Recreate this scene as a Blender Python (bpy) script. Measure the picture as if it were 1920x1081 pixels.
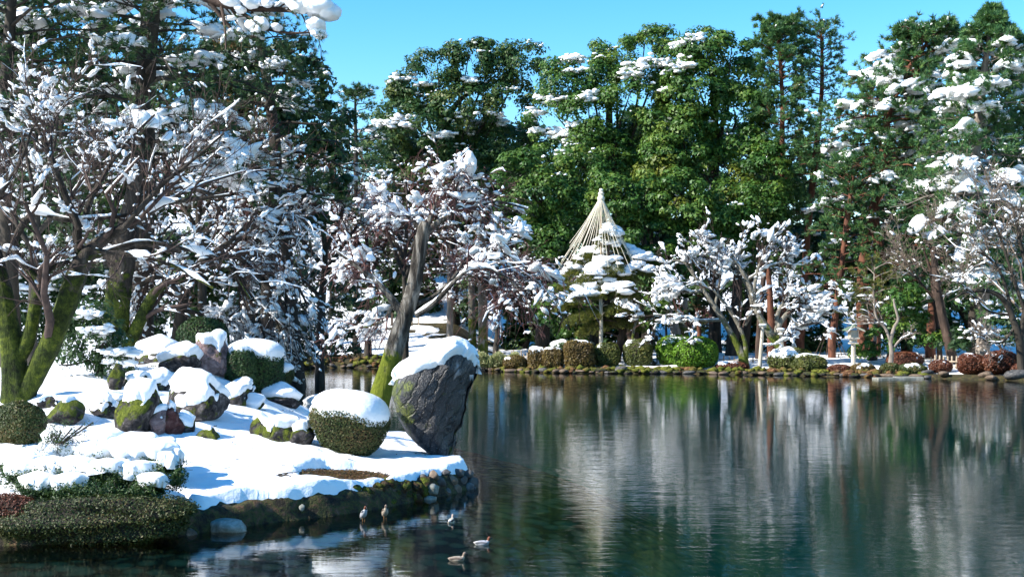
import bpy, bmesh, math, random
import numpy as np
from mathutils import Vector
for _o in list(bpy.data.objects): bpy.data.objects.remove(_o)
scene = bpy.context.scene
COL = scene.collection

# ------------------------------------------------------------------ camera
F, HC, YH = 2300.0, 3.5, 590.0          # focal length in photo pixels, eye height, horizon row
cam_d = bpy.data.cameras.new('camera'); cam = bpy.data.objects.new('camera', cam_d); COL.objects.link(cam)
cam.location = (0, 0, HC); cam.rotation_euler = (math.pi/2, 0, 0)
cam_d.sensor_width = 36; cam_d.lens = F/1920*36; cam_d.shift_y = (YH-540.5)/1920
cam_d.clip_end = 2000; scene.camera = cam
# ------------------------------------------------------------------ light
SUN_EL, SUN_DIR = math.radians(36), Vector((-0.91, -0.32, 0)).normalized()
world = bpy.data.worlds.new('World'); scene.world = world; world.use_nodes = True
wn = world.node_tree; wn.nodes.clear()
sky = wn.nodes.new('ShaderNodeTexSky'); sky.sky_type = 'NISHITA'; sky.sun_disc = False
sky.sun_elevation = SUN_EL
sky.sun_rotation = math.atan2(SUN_DIR.x, SUN_DIR.y)
sky.air_density = 1.0; sky.dust_density = 0.2; sky.ozone_density = 2.0
hs = wn.nodes.new('ShaderNodeHueSaturation'); hs.inputs['Saturation'].default_value = 1.45; hs.inputs['Hue'].default_value = 0.497
bg = wn.nodes.new('ShaderNodeBackground'); bg.inputs['Strength'].default_value = 0.13
wo = wn.nodes.new('ShaderNodeOutputWorld')
wn.links.new(sky.outputs[0], hs.inputs['Color']); wn.links.new(hs.outputs[0], bg.inputs[0]); wn.links.new(bg.outputs[0], wo.inputs[0])
sl = bpy.data.lights.new('sun', 'SUN'); sl.energy = 5.0; sl.angle = math.radians(0.5); sl.color = (1.0, 0.955, 0.88)
so = bpy.data.objects.new('sun', sl); COL.objects.link(so)
sd = Vector((SUN_DIR.x*math.cos(SUN_EL), SUN_DIR.y*math.cos(SUN_EL), math.sin(SUN_EL)))
so.rotation_euler = (-sd).to_track_quat('-Z', 'Y').to_euler(); so.location = (0, 0, 60)
scene.view_settings.view_transform = 'Standard'; scene.view_settings.look = 'None'
scene.view_settings.exposure = 1.18; scene.view_settings.gamma = 1
scene.render.engine = 'CYCLES'
scene.cycles.max_bounces = 6; scene.cycles.transparent_max_bounces = 6; scene.cycles.diffuse_bounces = 3
scene.cycles.caustics_reflective = False; scene.cycles.caustics_refractive = False

# ------------------------------------------------------------------ helpers
RNG = np.random.default_rng(7)
def sstep(a, b, x):
    t = np.clip((np.asarray(x, float)-a)/(b-a), 0, 1); return t*t*(3-2*t)
_nz = {}
def noise(p, scale=1.0, seed=0, octs=3):
    """cheap smooth noise, about -1..1, p (...,2or3)"""
    p = np.asarray(p, float)
    if p.shape[-1] == 2: p = np.concatenate([p, np.zeros(p.shape[:-1]+(1,))], -1)
    out = np.zeros(p.shape[:-1]); amp = 1; tot = 0; f = scale
    for o in range(octs):
        key = (seed, o)
        if key not in _nz:
            r = np.random.default_rng(seed*31+o*7+1); k = r.normal(size=(5, 3)); k /= np.linalg.norm(k, axis=1)[:, None]
            _nz[key] = (k*r.uniform(.7, 1.5, (5, 1)), r.uniform(0, 6.28, 5))
        k, ph = _nz[key]
        out += amp*np.sin(p@k.T*f+ph).sum(-1)/2.6; tot += amp; amp *= .5; f *= 2.1
    return out/tot
def rdir(n, rng=RNG):
    v = rng.normal(size=(n, 3)); return v/np.linalg.norm(v, axis=1)[:, None]
def nrm(v): return v/np.maximum(np.linalg.norm(v, axis=-1, keepdims=True), 1e-9)
def PX(px, py, d): return np.array([(px-960)*d/F, d, HC+(YH-py)*d/F])
def tag(o, label=None, cat=None, group=None, kind=None):
    if label: o['label'] = label
    if cat: o['category'] = cat
    if group: o['group'] = group
    if kind: o['kind'] = kind
    return o
def thing(name, label, cat, loc, group=None):
    o = bpy.data.objects.new(name, None); COL.objects.link(o); o.location = [float(v) for v in loc]
    o.empty_display_size = .2
    return tag(o, label, cat, group)
class MB:
    """collects vertex/face arrays and links them as one mesh object"""
    def __init__(s): s.V = []; s.F = []; s.n = 0
    def add(s, V, F, mi=0, smooth=True, tint=None):
        V = np.asarray(V, float).reshape(-1, 3); F = np.asarray(F, np.int64)
        if len(V) == 0 or len(F) == 0: return s
        t = np.zeros(len(V)) if tint is None else np.broadcast_to(np.asarray(tint, float), (len(V),))
        used = np.zeros(len(V), bool); used[F.ravel()] = True
        if not used.all(): F = (np.cumsum(used)-1)[F]; V, t = V[used], t[used]
        s.V.append((V, t)); s.F.append((F+s.n, mi, smooth)); s.n += len(V); return s
    def build(s, name, mats, parent=None, kind=None, loc=None, label=None):
        me = bpy.data.meshes.new(name)
        if not isinstance(mats, (list, tuple)): mats = [mats]
        for m in mats: me.materials.append(m)
        if s.n:
            V = np.concatenate([v for v, t in s.V]); T = np.concatenate([t for v, t in s.V])
            if parent is not None: V = V-np.array(world_loc(parent))
            elif loc is not None: V = V-np.asarray(loc, float)
            li = np.concatenate([f.ravel() for f, a, b in s.F])
            lt = np.concatenate([np.full(len(f), f.shape[1]) for f, a, b in s.F])
            mi = np.concatenate([np.full(len(f), a) for f, a, b in s.F])
            sm = np.concatenate([np.full(len(f), b) for f, a, b in s.F])
            me.vertices.add(len(V)); me.vertices.foreach_set('co', V.astype(np.float32).ravel())
            me.loops.add(len(li)); me.loops.foreach_set('vertex_index', li.astype(np.int32))
            me.polygons.add(len(lt)); me.polygons.foreach_set('loop_start', (np.cumsum(lt)-lt).astype(np.int32))
            me.update(calc_edges=True)
            me.polygons.foreach_set('material_index', mi.astype(np.int32))
            me.polygons.foreach_set('use_smooth', sm.astype(bool))
            at = me.attributes.new('tint', 'FLOAT', 'POINT'); at.data.foreach_set('value', T.astype(np.float32))
            me.update()
        o = bpy.data.objects.new(name, me); COL.objects.link(o)
        if parent is not None: o.parent = parent
        elif loc is not None: o.location = [float(v) for v in loc]
        if kind: o['kind'] = kind
        if label: o['label'] = label
        return o
def world_loc(o):
    l = Vector(o.location)
    while o.parent is not None: o = o.parent; l = l+Vector(o.location)
    return l
_ico = {}
def ico(sub):
    if sub not in _ico:
        bm = bmesh.new(); bmesh.ops.create_icosphere(bm, subdivisions=sub, radius=1)
        _ico[sub] = (np.array([v.co[:] for v in bm.verts]), np.array([[v.index for v in f.verts] for f in bm.faces])); bm.free()
    return _ico[sub]
def blobs(C, S, D=None, sub=2, amp=.16, rng=RNG, flat=.55):
    """batch of lumpy ellipsoids; C (N,3) centres, S (N,3) radii, D (N,3) direction of the long axis"""
    C = np.atleast_2d(C); N = len(C)
    if N == 0: return np.zeros((0, 3)), np.zeros((0, 3), int)
    T, Fc = ico(sub); S = np.broadcast_to(np.asarray(S, float), (N, 3))
    d = np.ones((N, len(T)))
    for j in range(4 if sub < 2 else 7):
        k = rng.normal(size=(N, 3))*(1.2+.8*j); d += amp*np.sin(k@T.T+rng.uniform(0, 6.28, (N, 1)))/(1+.35*j)
    L = T[None]*d[..., None]
    L = np.where(np.arange(3)[None, None] == 2, np.where(L < 0, L*flat, L), L)*S[:, None]
    if D is None:
        a = rng.uniform(0, 6.28, N); D = np.stack([np.cos(a), np.sin(a), 0*a], 1)
    X = nrm(np.broadcast_to(D, (N, 3))); Yv = nrm(np.cross(np.array([0, 0, 1.0]), X)+1e-6); Z = np.cross(X, Yv)
    V = C[:, None]+L[..., 0:1]*X[:, None]+L[..., 1:2]*Yv[:, None]+L[..., 2:3]*Z[:, None]
    Fa = Fc[None]+(np.arange(N)*len(T))[:, None, None]
    return V.reshape(-1, 3), Fa.reshape(-1, 3)
def tubes(P, R, S=5):
    """batch of tapered tubes; P (N,K,3), R (N,K)"""
    P = np.asarray(P, float); R = np.asarray(R, float); N, K, _ = P.shape
    if N == 0: return np.zeros((0, 3)), np.zeros((0, 4), int)
    T = nrm(np.gradient(P, axis=1))
    ref = np.where(np.abs(T[:, :1, 2:3]) > .85, np.array([0., 1., 0.]), np.array([0., 0., 1.]))
    U = nrm(np.cross(T, np.broadcast_to(ref, T.shape))); W = np.cross(U, T)
    a = np.arange(S)*2*math.pi/S
    V = P[:, :, None]+R[:, :, None, None]*(np.cos(a)[:, None]*U[:, :, None]+np.sin(a)[:, None]*W[:, :, None])
    i = np.arange(K-1)[:, None]*S; j = np.arange(S)[None]; jn = (j+1) % S
    q = np.stack([i+j, i+jn, i+S+jn, i+S+j], -1).reshape(-1, 4)
    return V.reshape(-1, 3), (q[None]+(np.arange(N)*K*S)[:, None, None]).reshape(-1, 4)
def resample(pts, K):
    """Catmull-Rom through pts (n,m) -> (K,m)"""
    p = np.asarray(pts, float); p = np.vstack([2*p[0]-p[1], p, 2*p[-1]-p[-2]]); n = len(p)-3
    t = np.linspace(0, n-1e-6, K); i = t.astype(int); f = (t-i)[:, None]
    a, b, c, d = p[i], p[i+1], p[i+2], p[i+3]
    return .5*(2*b+(c-a)*f+(2*a-5*b+4*c-d)*f*f+(3*b-a-3*c+d)*f**3)
def trunk_mesh(mb, pts, K=40, S=18, rough=.12, seed=0, flare=.0, mi=0):
    """pts [(x,y,z,r)...] one thick limb with an uneven surface"""
    q = resample(pts, K); P = q[:, :3]; R = np.maximum(q[:, 3], .006)
    if flare: R = R*(1+flare*np.exp(-np.linspace(0, 12, K)))
    T = nrm(np.gradient(P, axis=0)); ref = np.array([0, 1., 0]) if abs(T[0, 2]) > .5 else np.array([0, 0, 1.])
    U = nrm(np.cross(T, ref)); W = np.cross(U, T); a = np.arange(S)*2*math.pi/S
    dirs = np.cos(a)[:, None]*U[:, None]+np.sin(a)[:, None]*W[:, None]
    base = P[:, None]+dirs*R[:, None, None]
    fine = np.abs(noise(base*np.array([1, 1, .22]), 9/np.median(R)**.5, seed+40, 3)); rr = R[:, None]*(1+rough*noise(base*np.array([1, 1, .45]), 1.6/np.median(R)**.6, seed, 3)+.05*np.sin(a*5+seed)[None]+rough*.9*(fine-.3))
    V = (P[:, None]+dirs*rr[..., None]).reshape(-1, 3)
    i = np.arange(K-1)[:, None]*S; j = np.arange(S)[None]; jn = (j+1) % S
    mb.add(V, np.stack([i+j, i+jn, i+S+jn, i+S+j], -1).reshape(-1, 4), mi)
    # closing fan
    V2 = np.vstack([V[-S:], P[-1]+T[-1]*R[-1]*.3]); mb.add(V2, np.stack([np.arange(S), (np.arange(S)+1) % S, np.full(S, S)], 1), mi)
def leaves(C, Nr, size, aspect=.5, rng=RNG, tint=None, fold=.15):
    """batch of rhombic leaves facing Nr"""
    N = len(C); size = np.broadcast_to(np.asarray(size, float), (N,))[:, None]
    A = nrm(np.cross(Nr, rdir(N, rng))); B = np.cross(nrm(Nr), A)
    V = np.stack([C-A*size, C+B*size*aspect+Nr*size*fold, C+A*size, C-B*size*aspect+Nr*size*fold], 1)
    if tint is None: tint = rng.uniform(0, 1, N)
    return V.reshape(-1, 3), np.arange(N*4).reshape(N, 4), np.repeat(tint, 4)
def leaves3(C, Nr, size, rng):
    N = len(C); size = np.broadcast_to(np.asarray(size, float), (N,))[:, None]
    A = nrm(np.cross(Nr, rdir(N, rng))); B = np.cross(nrm(Nr), A)
    return np.stack([C-A*size*.75+B*size*.62, C+A*size, C-A*size*.6-B*size*.62], 1).reshape(-1, 3), np.arange(N*3).reshape(N, 3)
def needles(C, D, L, n, w, rng=RNG, spread=.75):
    N = len(C); C = np.repeat(C, n, 0); D = np.repeat(D, n, 0)
    d = nrm(nrm(D)+rdir(N*n, rng)*spread); l = (np.repeat(np.broadcast_to(L, (N,)), n)*rng.uniform(.7, 1.1, N*n))[:, None]
    s = nrm(np.cross(d, rdir(N*n, rng)))*w
    V = np.stack([C-s, C+s, C+d*l], 1); tint = np.repeat(rng.uniform(0, 1, N), n*3)
    return V.reshape(-1, 3), np.arange(N*n*3).reshape(-1, 3), tint
def grow(P, R, n, lf, ang, grav=0., jit=.12, t0=.25, t1=1., K=5, rf=.55, flat=1., rng=RNG, up=0., lmin=0.):
    """n child branches from each parent polyline"""
    N, KP, _ = P.shape; idx = np.repeat(np.arange(N), n); M = N*n
    if M == 0: return np.zeros((0, K, 3)), np.zeros((0, K)), idx
    t = rng.uniform(t0, t1, M); f = t*(KP-1); i = np.minimum(f.astype(int), KP-2); fr = (f-i)[:, None]
    p0 = P[idx, i]*(1-fr)+P[idx, i+1]*fr; tan = nrm(P[idx, i+1]-P[idx, i])
    r0 = (R[idx, i]*(1-fr[:, 0])+R[idx, i+1]*fr[:, 0])*rf
    Lp = np.linalg.norm(np.diff(P, axis=1), axis=2).sum(1)[idx]
    perp = nrm(np.cross(tan, rdir(M, rng))*np.array([1, 1, flat]))
    a = np.radians(rng.normal(ang, 12, M))[:, None]
    d = nrm(tan*np.cos(a)+perp*np.sin(a)+np.array([0, 0, up]))
    L = np.maximum(Lp*lf*rng.uniform(.6, 1.25, M)*(1-.35*t), lmin)[:, None]
    s = np.linspace(0, 1, K)
    walk = np.cumsum(rng.normal(size=(M, K, 3))*jit/K**.5, axis=1); walk[:, 0] = 0
    Q = p0[:, None]+d[:, None]*(L*s)[..., None]+walk*L[:, None]*s[None, :, None]+np.array([0, 0, 1.])*(grav*L*s**2)[..., None]
    return Q, r0[:, None]*(1-.65*s)[None], idx
def faces_area_points(V, Fc, n, rng=RNG):
    Fc = Fc[:, :3]; a, b, c = V[Fc[:, 0]], V[Fc[:, 1]], V[Fc[:, 2]]
    nn = np.cross(b-a, c-a); ar = np.linalg.norm(nn, axis=1); k = rng.choice(len(Fc), n, p=ar/ar.sum())
    u, v = rng.uniform(size=(2, n, 1)); m = (u+v) > 1; u = np.where(m, 1-u, u); v = np.where(m, 1-v, v)
    return a[k]+(b-a)[k]*u+(c-a)[k]*v, nrm(nn[k])
def vnormals(V, Fc):
    a, b, c = V[Fc[:, 0]], V[Fc[:, 1]], V[Fc[:, 2]]; fn = np.cross(b-a, c-a); N = np.zeros_like(V)
    for k in range(3): np.add.at(N, Fc[:, k], fn)
    return nrm(N)
def biggest(Fc):
    """keep the largest connected patch"""
    n = Fc.max()+1; lab = np.arange(n)
    for _ in range(400):
        m = lab[Fc].min(1); new = lab.copy()
        for k in range(3): np.minimum.at(new, Fc[:, k], m)
        new = new[new]
        if (new == lab).all(): break
        lab = new
    fl = lab[Fc[:, 0]]; u, c = np.unique(fl, return_counts=True); return Fc[fl == u[np.argmax(c)]]
def snow_cap(V, Fc, T, thr=.35, soft=.18, seed=1, ns=4., mask=None, lump=.35, extra=None):
    """a shell of snow lying on the upward faces of a closed mesh"""
    N = vnormals(V, Fc); n = noise(V, ns, seed, 3)
    m = sstep(thr-soft, thr+soft, N[:, 2]+.22*n) if mask is None else mask
    up = np.array([0, 0, 1.])*.75+N*.25
    W = V+up*(T*m*(1+lump*noise(V, ns*.6, seed+5, 2)))[:, None]-N*((1-m)*T*.5)[:, None]
    keep = m[Fc].max(1) > .02
    return W, Fc[keep]

# ------------------------------------------------------------------ materials
def new_mat(name):
    m = bpy.data.materials.new(name); m.use_nodes = True; nt = m.node_tree; nt.nodes.clear()
    out = nt.nodes.new('ShaderNodeOutputMaterial'); return m, nt, out
def N_(nt, t, **k):
    n = nt.nodes.new(t)
    for a, b in k.items():
        if a.startswith('_'): setattr(n, a[1:], b)
        else: n.inputs[a.replace('__', ' ')].default_value = b
    return n
def ramp(nt, stops, fac=None):
    r = nt.nodes.new('ShaderNodeValToRGB'); e = r.color_ramp.elements
    while len(e) < len(stops): e.new(.5)
    for k, (p, c) in enumerate(stops): e[k].position = p; e[k].color = (*c, 1)
    if fac is not None: nt.links.new(fac, r.inputs[0])
    return r
def noise_tex(nt, scale, detail=5, dist=0., mapping=None, rough=.6):
    tc = nt.nodes.new('ShaderNodeTexCoord'); n = N_(nt, 'ShaderNodeTexNoise', Scale=scale, Detail=detail, Distortion=dist, Roughness=rough)
    if mapping:
        mp = nt.nodes.new('ShaderNodeMapping'); mp.inputs['Scale'].default_value = mapping
        nt.links.new(tc.outputs['Object'], mp.inputs[0]); nt.links.new(mp.outputs[0], n.inputs['Vector'])
    else: nt.links.new(tc.outputs['Object'], n.inputs['Vector'])
    return n
def mix(nt, fac, a, b):
    m = nt.nodes.new('ShaderNodeMix'); m.data_type = 'RGBA'
    nt.links.new(fac, m.inputs[0])
    for s, v in ((6, a), (7, b)):
        if isinstance(v, tuple): m.inputs[s].default_value = (*v, 1)
        else: nt.links.new(v, m.inputs[s])
    return m.outputs[2]
def math_(nt, op, a, b=None, clamp=False):
    m = nt.nodes.new('ShaderNodeMath'); m.operation = op; m.use_clamp = clamp
    for s, v in ((0, a), (1, b)):
        if v is None: continue
        if isinstance(v, (int, float)): m.inputs[s].default_value = v
        else: nt.links.new(v, m.inputs[s])
    return m.outputs[0]
def bsdf(nt, out, col, rough=.8, bump=None, bstr=.5, bdist=.02, spec=.3):
    b = nt.nodes.new('ShaderNodeBsdfPrincipled'); b.inputs['Roughness'].default_value = rough
    b.inputs['Specular IOR Level'].default_value = spec
    if isinstance(col, tuple): b.inputs['Base Color'].default_value = (*col, 1)
    else: nt.links.new(col, b.inputs['Base Color'])
    if bump is not None:
        bu = N_(nt, 'ShaderNodeBump', Strength=bstr, Distance=bdist); nt.links.new(bump, bu.inputs['Height']); nt.links.new(bu.outputs[0], b.inputs['Normal'])
    nt.links.new(b.outputs[0], out.inputs[0]); return b
def surf(name, stops, scale=4, rough=.85, bstr=.6, bdist=.02, dist=.3, mapping=None, detail=7, spec=.3):
    m, nt, out = new_mat(name); n = noise_tex(nt, scale, detail, dist, mapping)
    r = ramp(nt, stops, n.outputs[0]); n2 = noise_tex(nt, scale*5, 5, 0, mapping)
    h = math_(nt, 'ADD', n.outputs[0], math_(nt, 'MULTIPLY', n2.outputs[0], .4))
    bsdf(nt, out, r.outputs[0], rough, h, bstr, bdist, spec); return m
def mat_snow():
    m, nt, out = new_mat('snow'); n = noise_tex(nt, 7, 6); n2 = noise_tex(nt, 60, 3)
    h = math_(nt, 'ADD', n.outputs[0], math_(nt, 'MULTIPLY', n2.outputs[0], .15))
    r = ramp(nt, [(.3, (.84, .85, .87)), (.7, (.90, .90, .90))], n.outputs[0])
    b = bsdf(nt, out, r.outputs[0], .55, h, .5, .05, .25)
    return m
def mat_leaf(name, stops, trans=.3, rough=.5, spec=.35):
    m, nt, out = new_mat(name); at = nt.nodes.new('ShaderNodeAttribute'); at.attribute_name = 'tint'
    n = noise_tex(nt, .9, 3); f = math_(nt, 'ADD', math_(nt, 'MULTIPLY', at.outputs['Fac'], .6), math_(nt, 'MULTIPLY', n.outputs[0], .45))
    r = ramp(nt, stops, f)
    b = nt.nodes.new('ShaderNodeBsdfPrincipled'); b.inputs['Roughness'].default_value = rough; b.inputs['Specular IOR Level'].default_value = spec
    nt.links.new(r.outputs[0], b.inputs['Base Color'])
    t = nt.nodes.new('ShaderNodeBsdfTranslucent'); nt.links.new(r.outputs[0], t.inputs[0])
    x = nt.nodes.new('ShaderNodeMixShader'); x.inputs[0].default_value = trans
    nt.links.new(b.outputs[0], x.inputs[1]); nt.links.new(t.outputs[0], x.inputs[2]); nt.links.new(x.outputs[0], out.inputs[0]); return m
def mat_mossy(name, bare, moss, z_lo=None, z_hi=None, scale=2.5, thr=.5, bark_map=(1, 1, .25), nz=False, width=.1):
    """bark or rock with moss patches; moss thins out with height, or prefers upward faces"""
    m, nt, out = new_mat(name)
    n = noise_tex(nt, 6, 8, .6, bark_map); cb = ramp(nt, bare, n.outputs[0])
    n2 = noise_tex(nt, 9, 8, .5); n6 = noise_tex(nt, 1.7, 4, .5); n7 = noise_tex(nt, 45, 3)
    mv = math_(nt, 'ADD', math_(nt, 'ADD', math_(nt, 'MULTIPLY', n2.outputs[0], .5), math_(nt, 'MULTIPLY', n6.outputs[0], .6)), math_(nt, 'MULTIPLY', n7.outputs[0], .25)); mv = math_(nt, 'MULTIPLY', mv, .74); cm = ramp(nt, moss, mv)
    n3 = noise_tex(nt, scale, 6, .4); f = n3.outputs[0]
    if z_lo is not None:
        tc = nt.nodes.new('ShaderNodeTexCoord'); sx = nt.nodes.new('ShaderNodeSeparateXYZ'); nt.links.new(tc.outputs['Object'], sx.inputs[0])
        mr = N_(nt, 'ShaderNodeMapRange'); mr.inputs[1].default_value = z_lo; mr.inputs[2].default_value = z_hi; mr.inputs[3].default_value = .35; mr.inputs[4].default_value = -.4
        nt.links.new(sx.outputs[2], mr.inputs[0]); f = math_(nt, 'ADD', f, mr.outputs[0])
    if nz:
        g = nt.nodes.new('ShaderNodeNewGeometry'); sx = nt.nodes.new('ShaderNodeSeparateXYZ'); nt.links.new(g.outputs['Normal'], sx.inputs[0])
        f = math_(nt, 'ADD', f, math_(nt, 'MULTIPLY', sx.outputs[2], .16))
    mr = N_(nt, 'ShaderNodeMapRange'); mr.inputs[1].default_value = thr-width/2; mr.inputs[2].default_value = thr+width/2
    nt.links.new(f, mr.inputs[0])
    c = mix(nt, mr.outputs[0], cb.outputs[0], cm.outputs[0])
    n4 = noise_tex(nt, 38, 5, 0, bark_map)
    h = math_(nt, 'ADD', math_(nt, 'MULTIPLY', n.outputs[0], 1.6), math_(nt, 'ADD', math_(nt, 'MULTIPLY', n4.outputs[0], .7), math_(nt, 'MULTIPLY', mr.outputs[0], .45)))
    bsdf(nt, out, c, .9, h, 1., .06, .2); return m
MOSS = [(.32, (.012, .016, .003)), (.48, (.050, .066, .009)), (.64, (.15, .165, .018))]
M = {}
M['snow'] = mat_snow()
M['soil'] = mat_mossy('soil', [(.3, (.012, .007, .004)), (.55, (.045, .024, .012)), (.75, (.10, .055, .028))], [(.3, (.015, .022, .004)), (.55, (.05, .062, .01)), (.7, (.10, .115, .02))], scale=1.3, thr=.5, bark_map=(1, 1, 1))
M['bank'] = surf('bank_earth', [(.32, (.008, .006, .004)), (.46, (.030, .022, .010)), (.54, (.050, .052, .012)), (.60, (.085, .045, .022)), (.70, (.13, .075, .045))], 5.5, bdist=.08, bstr=.9)
M['bark_moss'] = mat_mossy('mossy_bark', [(.3, (.014, .011, .009)), (.55, (.045, .037, .030)), (.75, (.12, .105, .085))], [(.38, (.005, .008, .002)), (.48, (.024, .036, .005)), (.56, (.062, .080, .009)), (.66, (.17, .18, .018))], 1.2, 4.6, scale=3.2, thr=.49)
M['bark_lean'] = mat_mossy('lichen_bark', [(.34, (.018, .015, .012)), (.5, (.07, .062, .052)), (.66, (.26, .24, .21))], [(.3, (.03, .04, .004)), (.5, (.10, .12, .01)), (.7, (.19, .20, .02))], .3, 3.6, scale=1.8, thr=.44)
M['bark_dark'] = surf('dark_bark', [(.3, (.012, .010, .008)), (.6, (.045, .037, .028)), (.8, (.09, .075, .06))], 5, mapping=(1, 1, .25), bdist=.03)
M['bark_red'] = surf('red_pine_bark', [(.3, (.035, .015, .010)), (.55, (.13, .050, .028)), (.75, (.22, .09, .055))], 4, mapping=(1, 1, .35), bdist=.05)
M['bark_pine'] = surf('pine_bark', [(.3, (.018, .012, .009)), (.55, (.06, .038, .028)), (.75, (.12, .08, .06))], 4, mapping=(1, 1, .35), bdist=.05)
M['bark_grey'] = surf('grey_bark', [(.3, (.10, .085, .07)), (.55, (.24, .20, .165)), (.75, (.38, .33, .28))], 5, mapping=(1, 1, .3), bdist=.03)
M['bark_green'] = mat_mossy('green_bark', [(.3, (.10, .09, .07)), (.55, (.22, .20, .16)), (.75, (.34, .32, .27))], [(.3, (.03, .05, .006)), (.6, (.11, .13, .02))], -1, 5, scale=1.2, thr=.5)
M['twig'] = surf('bare_twig', [(.3, (.025, .017, .015)), (.7, (.085, .055, .045))], 6)
M['twig_red'] = surf('reddish_twig', [(.3, (.055, .026, .024)), (.7, (.16, .075, .068))], 6)
M['twig_pale'] = surf('pale_twig', [(.3, (.09, .065, .05)), (.7, (.24, .19, .15))], 6)
M['leaf_dark'] = mat_leaf('dark_leaf', [(.1, (.010, .028, .012)), (.5, (.030, .070, .018)), (.9, (.075, .12, .028))])
M['leaf_mid'] = mat_leaf('evergreen_leaf', [(.1, (.014, .044, .010)), (.4, (.042, .115, .018)), (.65, (.095, .17, .024)), (.9, (.20, .25, .035))])
M['leaf_deep'] = mat_leaf('deep_evergreen_leaf', [(.1, (.012, .034, .012)), (.4, (.030, .080, .018)), (.65, (.070, .115, .024)), (.9, (.15, .16, .035))])
M['leaf_yel'] = mat_leaf('yellowish_leaf', [(.1, (.04, .07, .010)), (.5, (.12, .16, .02)), (.9, (.26, .25, .035))])
M['leaf_ochre'] = mat_leaf('ochre_leaf', [(.1, (.05, .03, .008)), (.5, (.15, .085, .018)), (.9, (.26, .16, .03))])
M['leaf_box'] = mat_leaf('clipped_leaf', [(.1, (.014, .026, .008)), (.4, (.042, .068, .015)), (.65, (.085, .085, .022)), (.9, (.20, .11, .045))])
M['leaf_olive'] = mat_leaf('olive_leaf', [(.1, (.03, .044, .010)), (.5, (.09, .11, .022)), (.9, (.19, .17, .04))])
M['leaf_brown'] = mat_leaf('winter_brown_leaf', [(.1, (.05, .034, .012)), (.5, (.13, .085, .024)), (.9, (.21, .16, .04))])
M['leaf_litter'] = mat_leaf('leaf_litter', [(.1, (.03, .014, .008)), (.4, (.11, .04, .018)), (.6, (.10, .085, .018)), (.9, (.25, .12, .06))])
M['leaf_rust'] = mat_leaf('rust_red_leaf', [(.1, (.05, .016, .010)), (.5, (.13, .042, .022)), (.9, (.19, .075, .035))])
M['leaf_bright'] = mat_leaf('bright_green_leaf', [(.1, (.045, .10, .008)), (.5, (.12, .25, .018)), (.9, (.22, .36, .03))])
M['leaf_rhodo'] = mat_leaf('rhododendron_leaf', [(.1, (.010, .030, .012)), (.5, (.035, .075, .022)), (.85, (.09, .14, .04)), (.97, (.22, .07, .05))], spec=.5)
M['bamboo_leaf'] = mat_leaf('bamboo_grass_leaf', [(.1, (.10, .13, .04)), (.5, (.30, .33, .13)), (.9, (.55, .52, .30))])
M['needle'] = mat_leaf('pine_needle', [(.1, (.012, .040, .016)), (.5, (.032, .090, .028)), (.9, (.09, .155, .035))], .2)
M['needle_lit'] = mat_leaf('sunlit_pine_needle', [(.1, (.022, .070, .032)), (.5, (.060, .155, .055)), (.9, (.15, .25, .06))], .25)  # brighter copy of the pine needle, sunlight put into the colour
M['needle_yel'] = mat_leaf('yellow_pine_needle', [(.1, (.035, .06, .012)), (.5, (.12, .14, .025)), (.9, (.25, .24, .05))], .25)
M['core'] = surf('shrub_core', [(.3, (.008, .007, .004)), (.7, (.025, .02, .012))], 8)
ROCKC = [(.34, (.008, .007, .007)), (.48, (.036, .032, .032)), (.58, (.085, .075, .072)), (.70, (.24, .21, .20))]
M['rock'] = mat_mossy('mossy_rock', ROCKC, [(.3, (.012, .016, .003)), (.5, (.07, .085, .01)), (.7, (.16, .17, .02))], scale=4.5, thr=.60, bark_map=(1, 1, 1), nz=True)
M['rock_green'] = mat_mossy('very_mossy_rock', ROCKC, [(.34, (.015, .022, .004)), (.5, (.085, .105, .012)), (.64, (.21, .23, .025))], scale=4., thr=.53, bark_map=(1, 1, 1), nz=True)
M['rock_pink'] = mat_mossy('pinkish_rock', [(.3, (.07, .05, .05)), (.5, (.22, .15, .145)), (.72, (.42, .33, .32))], MOSS, scale=4, thr=.66, bark_map=(1, 1, 1), nz=True)
M['rock_red'] = mat_mossy('reddish_rock', [(.3, (.025, .010, .010)), (.5, (.085, .034, .030)), (.72, (.22, .13, .12))], MOSS, scale=4.8, thr=.66, bark_map=(1, 1, 1), nz=True)
M['stone'] = surf('river_stone', [(.3, (.03, .028, .028)), (.55, (.09, .085, .08)), (.75, (.20, .19, .17))], 5, .7)
M['stone_pale'] = surf('pale_stone', [(.3, (.08, .085, .06)), (.5, (.20, .20, .17)), (.68, (.36, .35, .31))], 6, .7)
M['stone_warm'] = surf('warm_stone', [(.3, (.05, .035, .025)), (.55, (.14, .10, .07)), (.75, (.26, .2, .15))], 5, .75)
M['rope'] = surf('straw_rope', [(.3, (.55, .49, .37)), (.7, (.82, .76, .62))], 30)
M['bamboo'] = surf('weathered_bamboo', [(.3, (.24, .18, .12)), (.7, (.48, .39, .29))], 12)
M['wood_grey'] = surf('weathered_wood', [(.3, (.30, .26, .20)), (.7, (.58, .52, .43))], 6, mapping=(3, 3, .5))
M['wood_dark'] = surf('dark_wood', [(.3, (.05, .035, .025)), (.7, (.13, .09, .065))], 6, mapping=(3, 3, .5))
M['copper'] = surf('green_copper', [(.3, (.08, .14, .10)), (.7, (.17, .24, .17))], 8, .6)
M['paper'] = surf('lantern_panel', [(.3, (.45, .42, .36)), (.7, (.62, .58, .50))], 5)
M['needles_floor'] = surf('fallen_needles', [(.35, (.035, .016, .008)), (.5, (.12, .045, .02)), (.62, (.08, .075, .014)), (.75, (.22, .11, .05))], 5, bdist=.05, bstr=.9)

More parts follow.
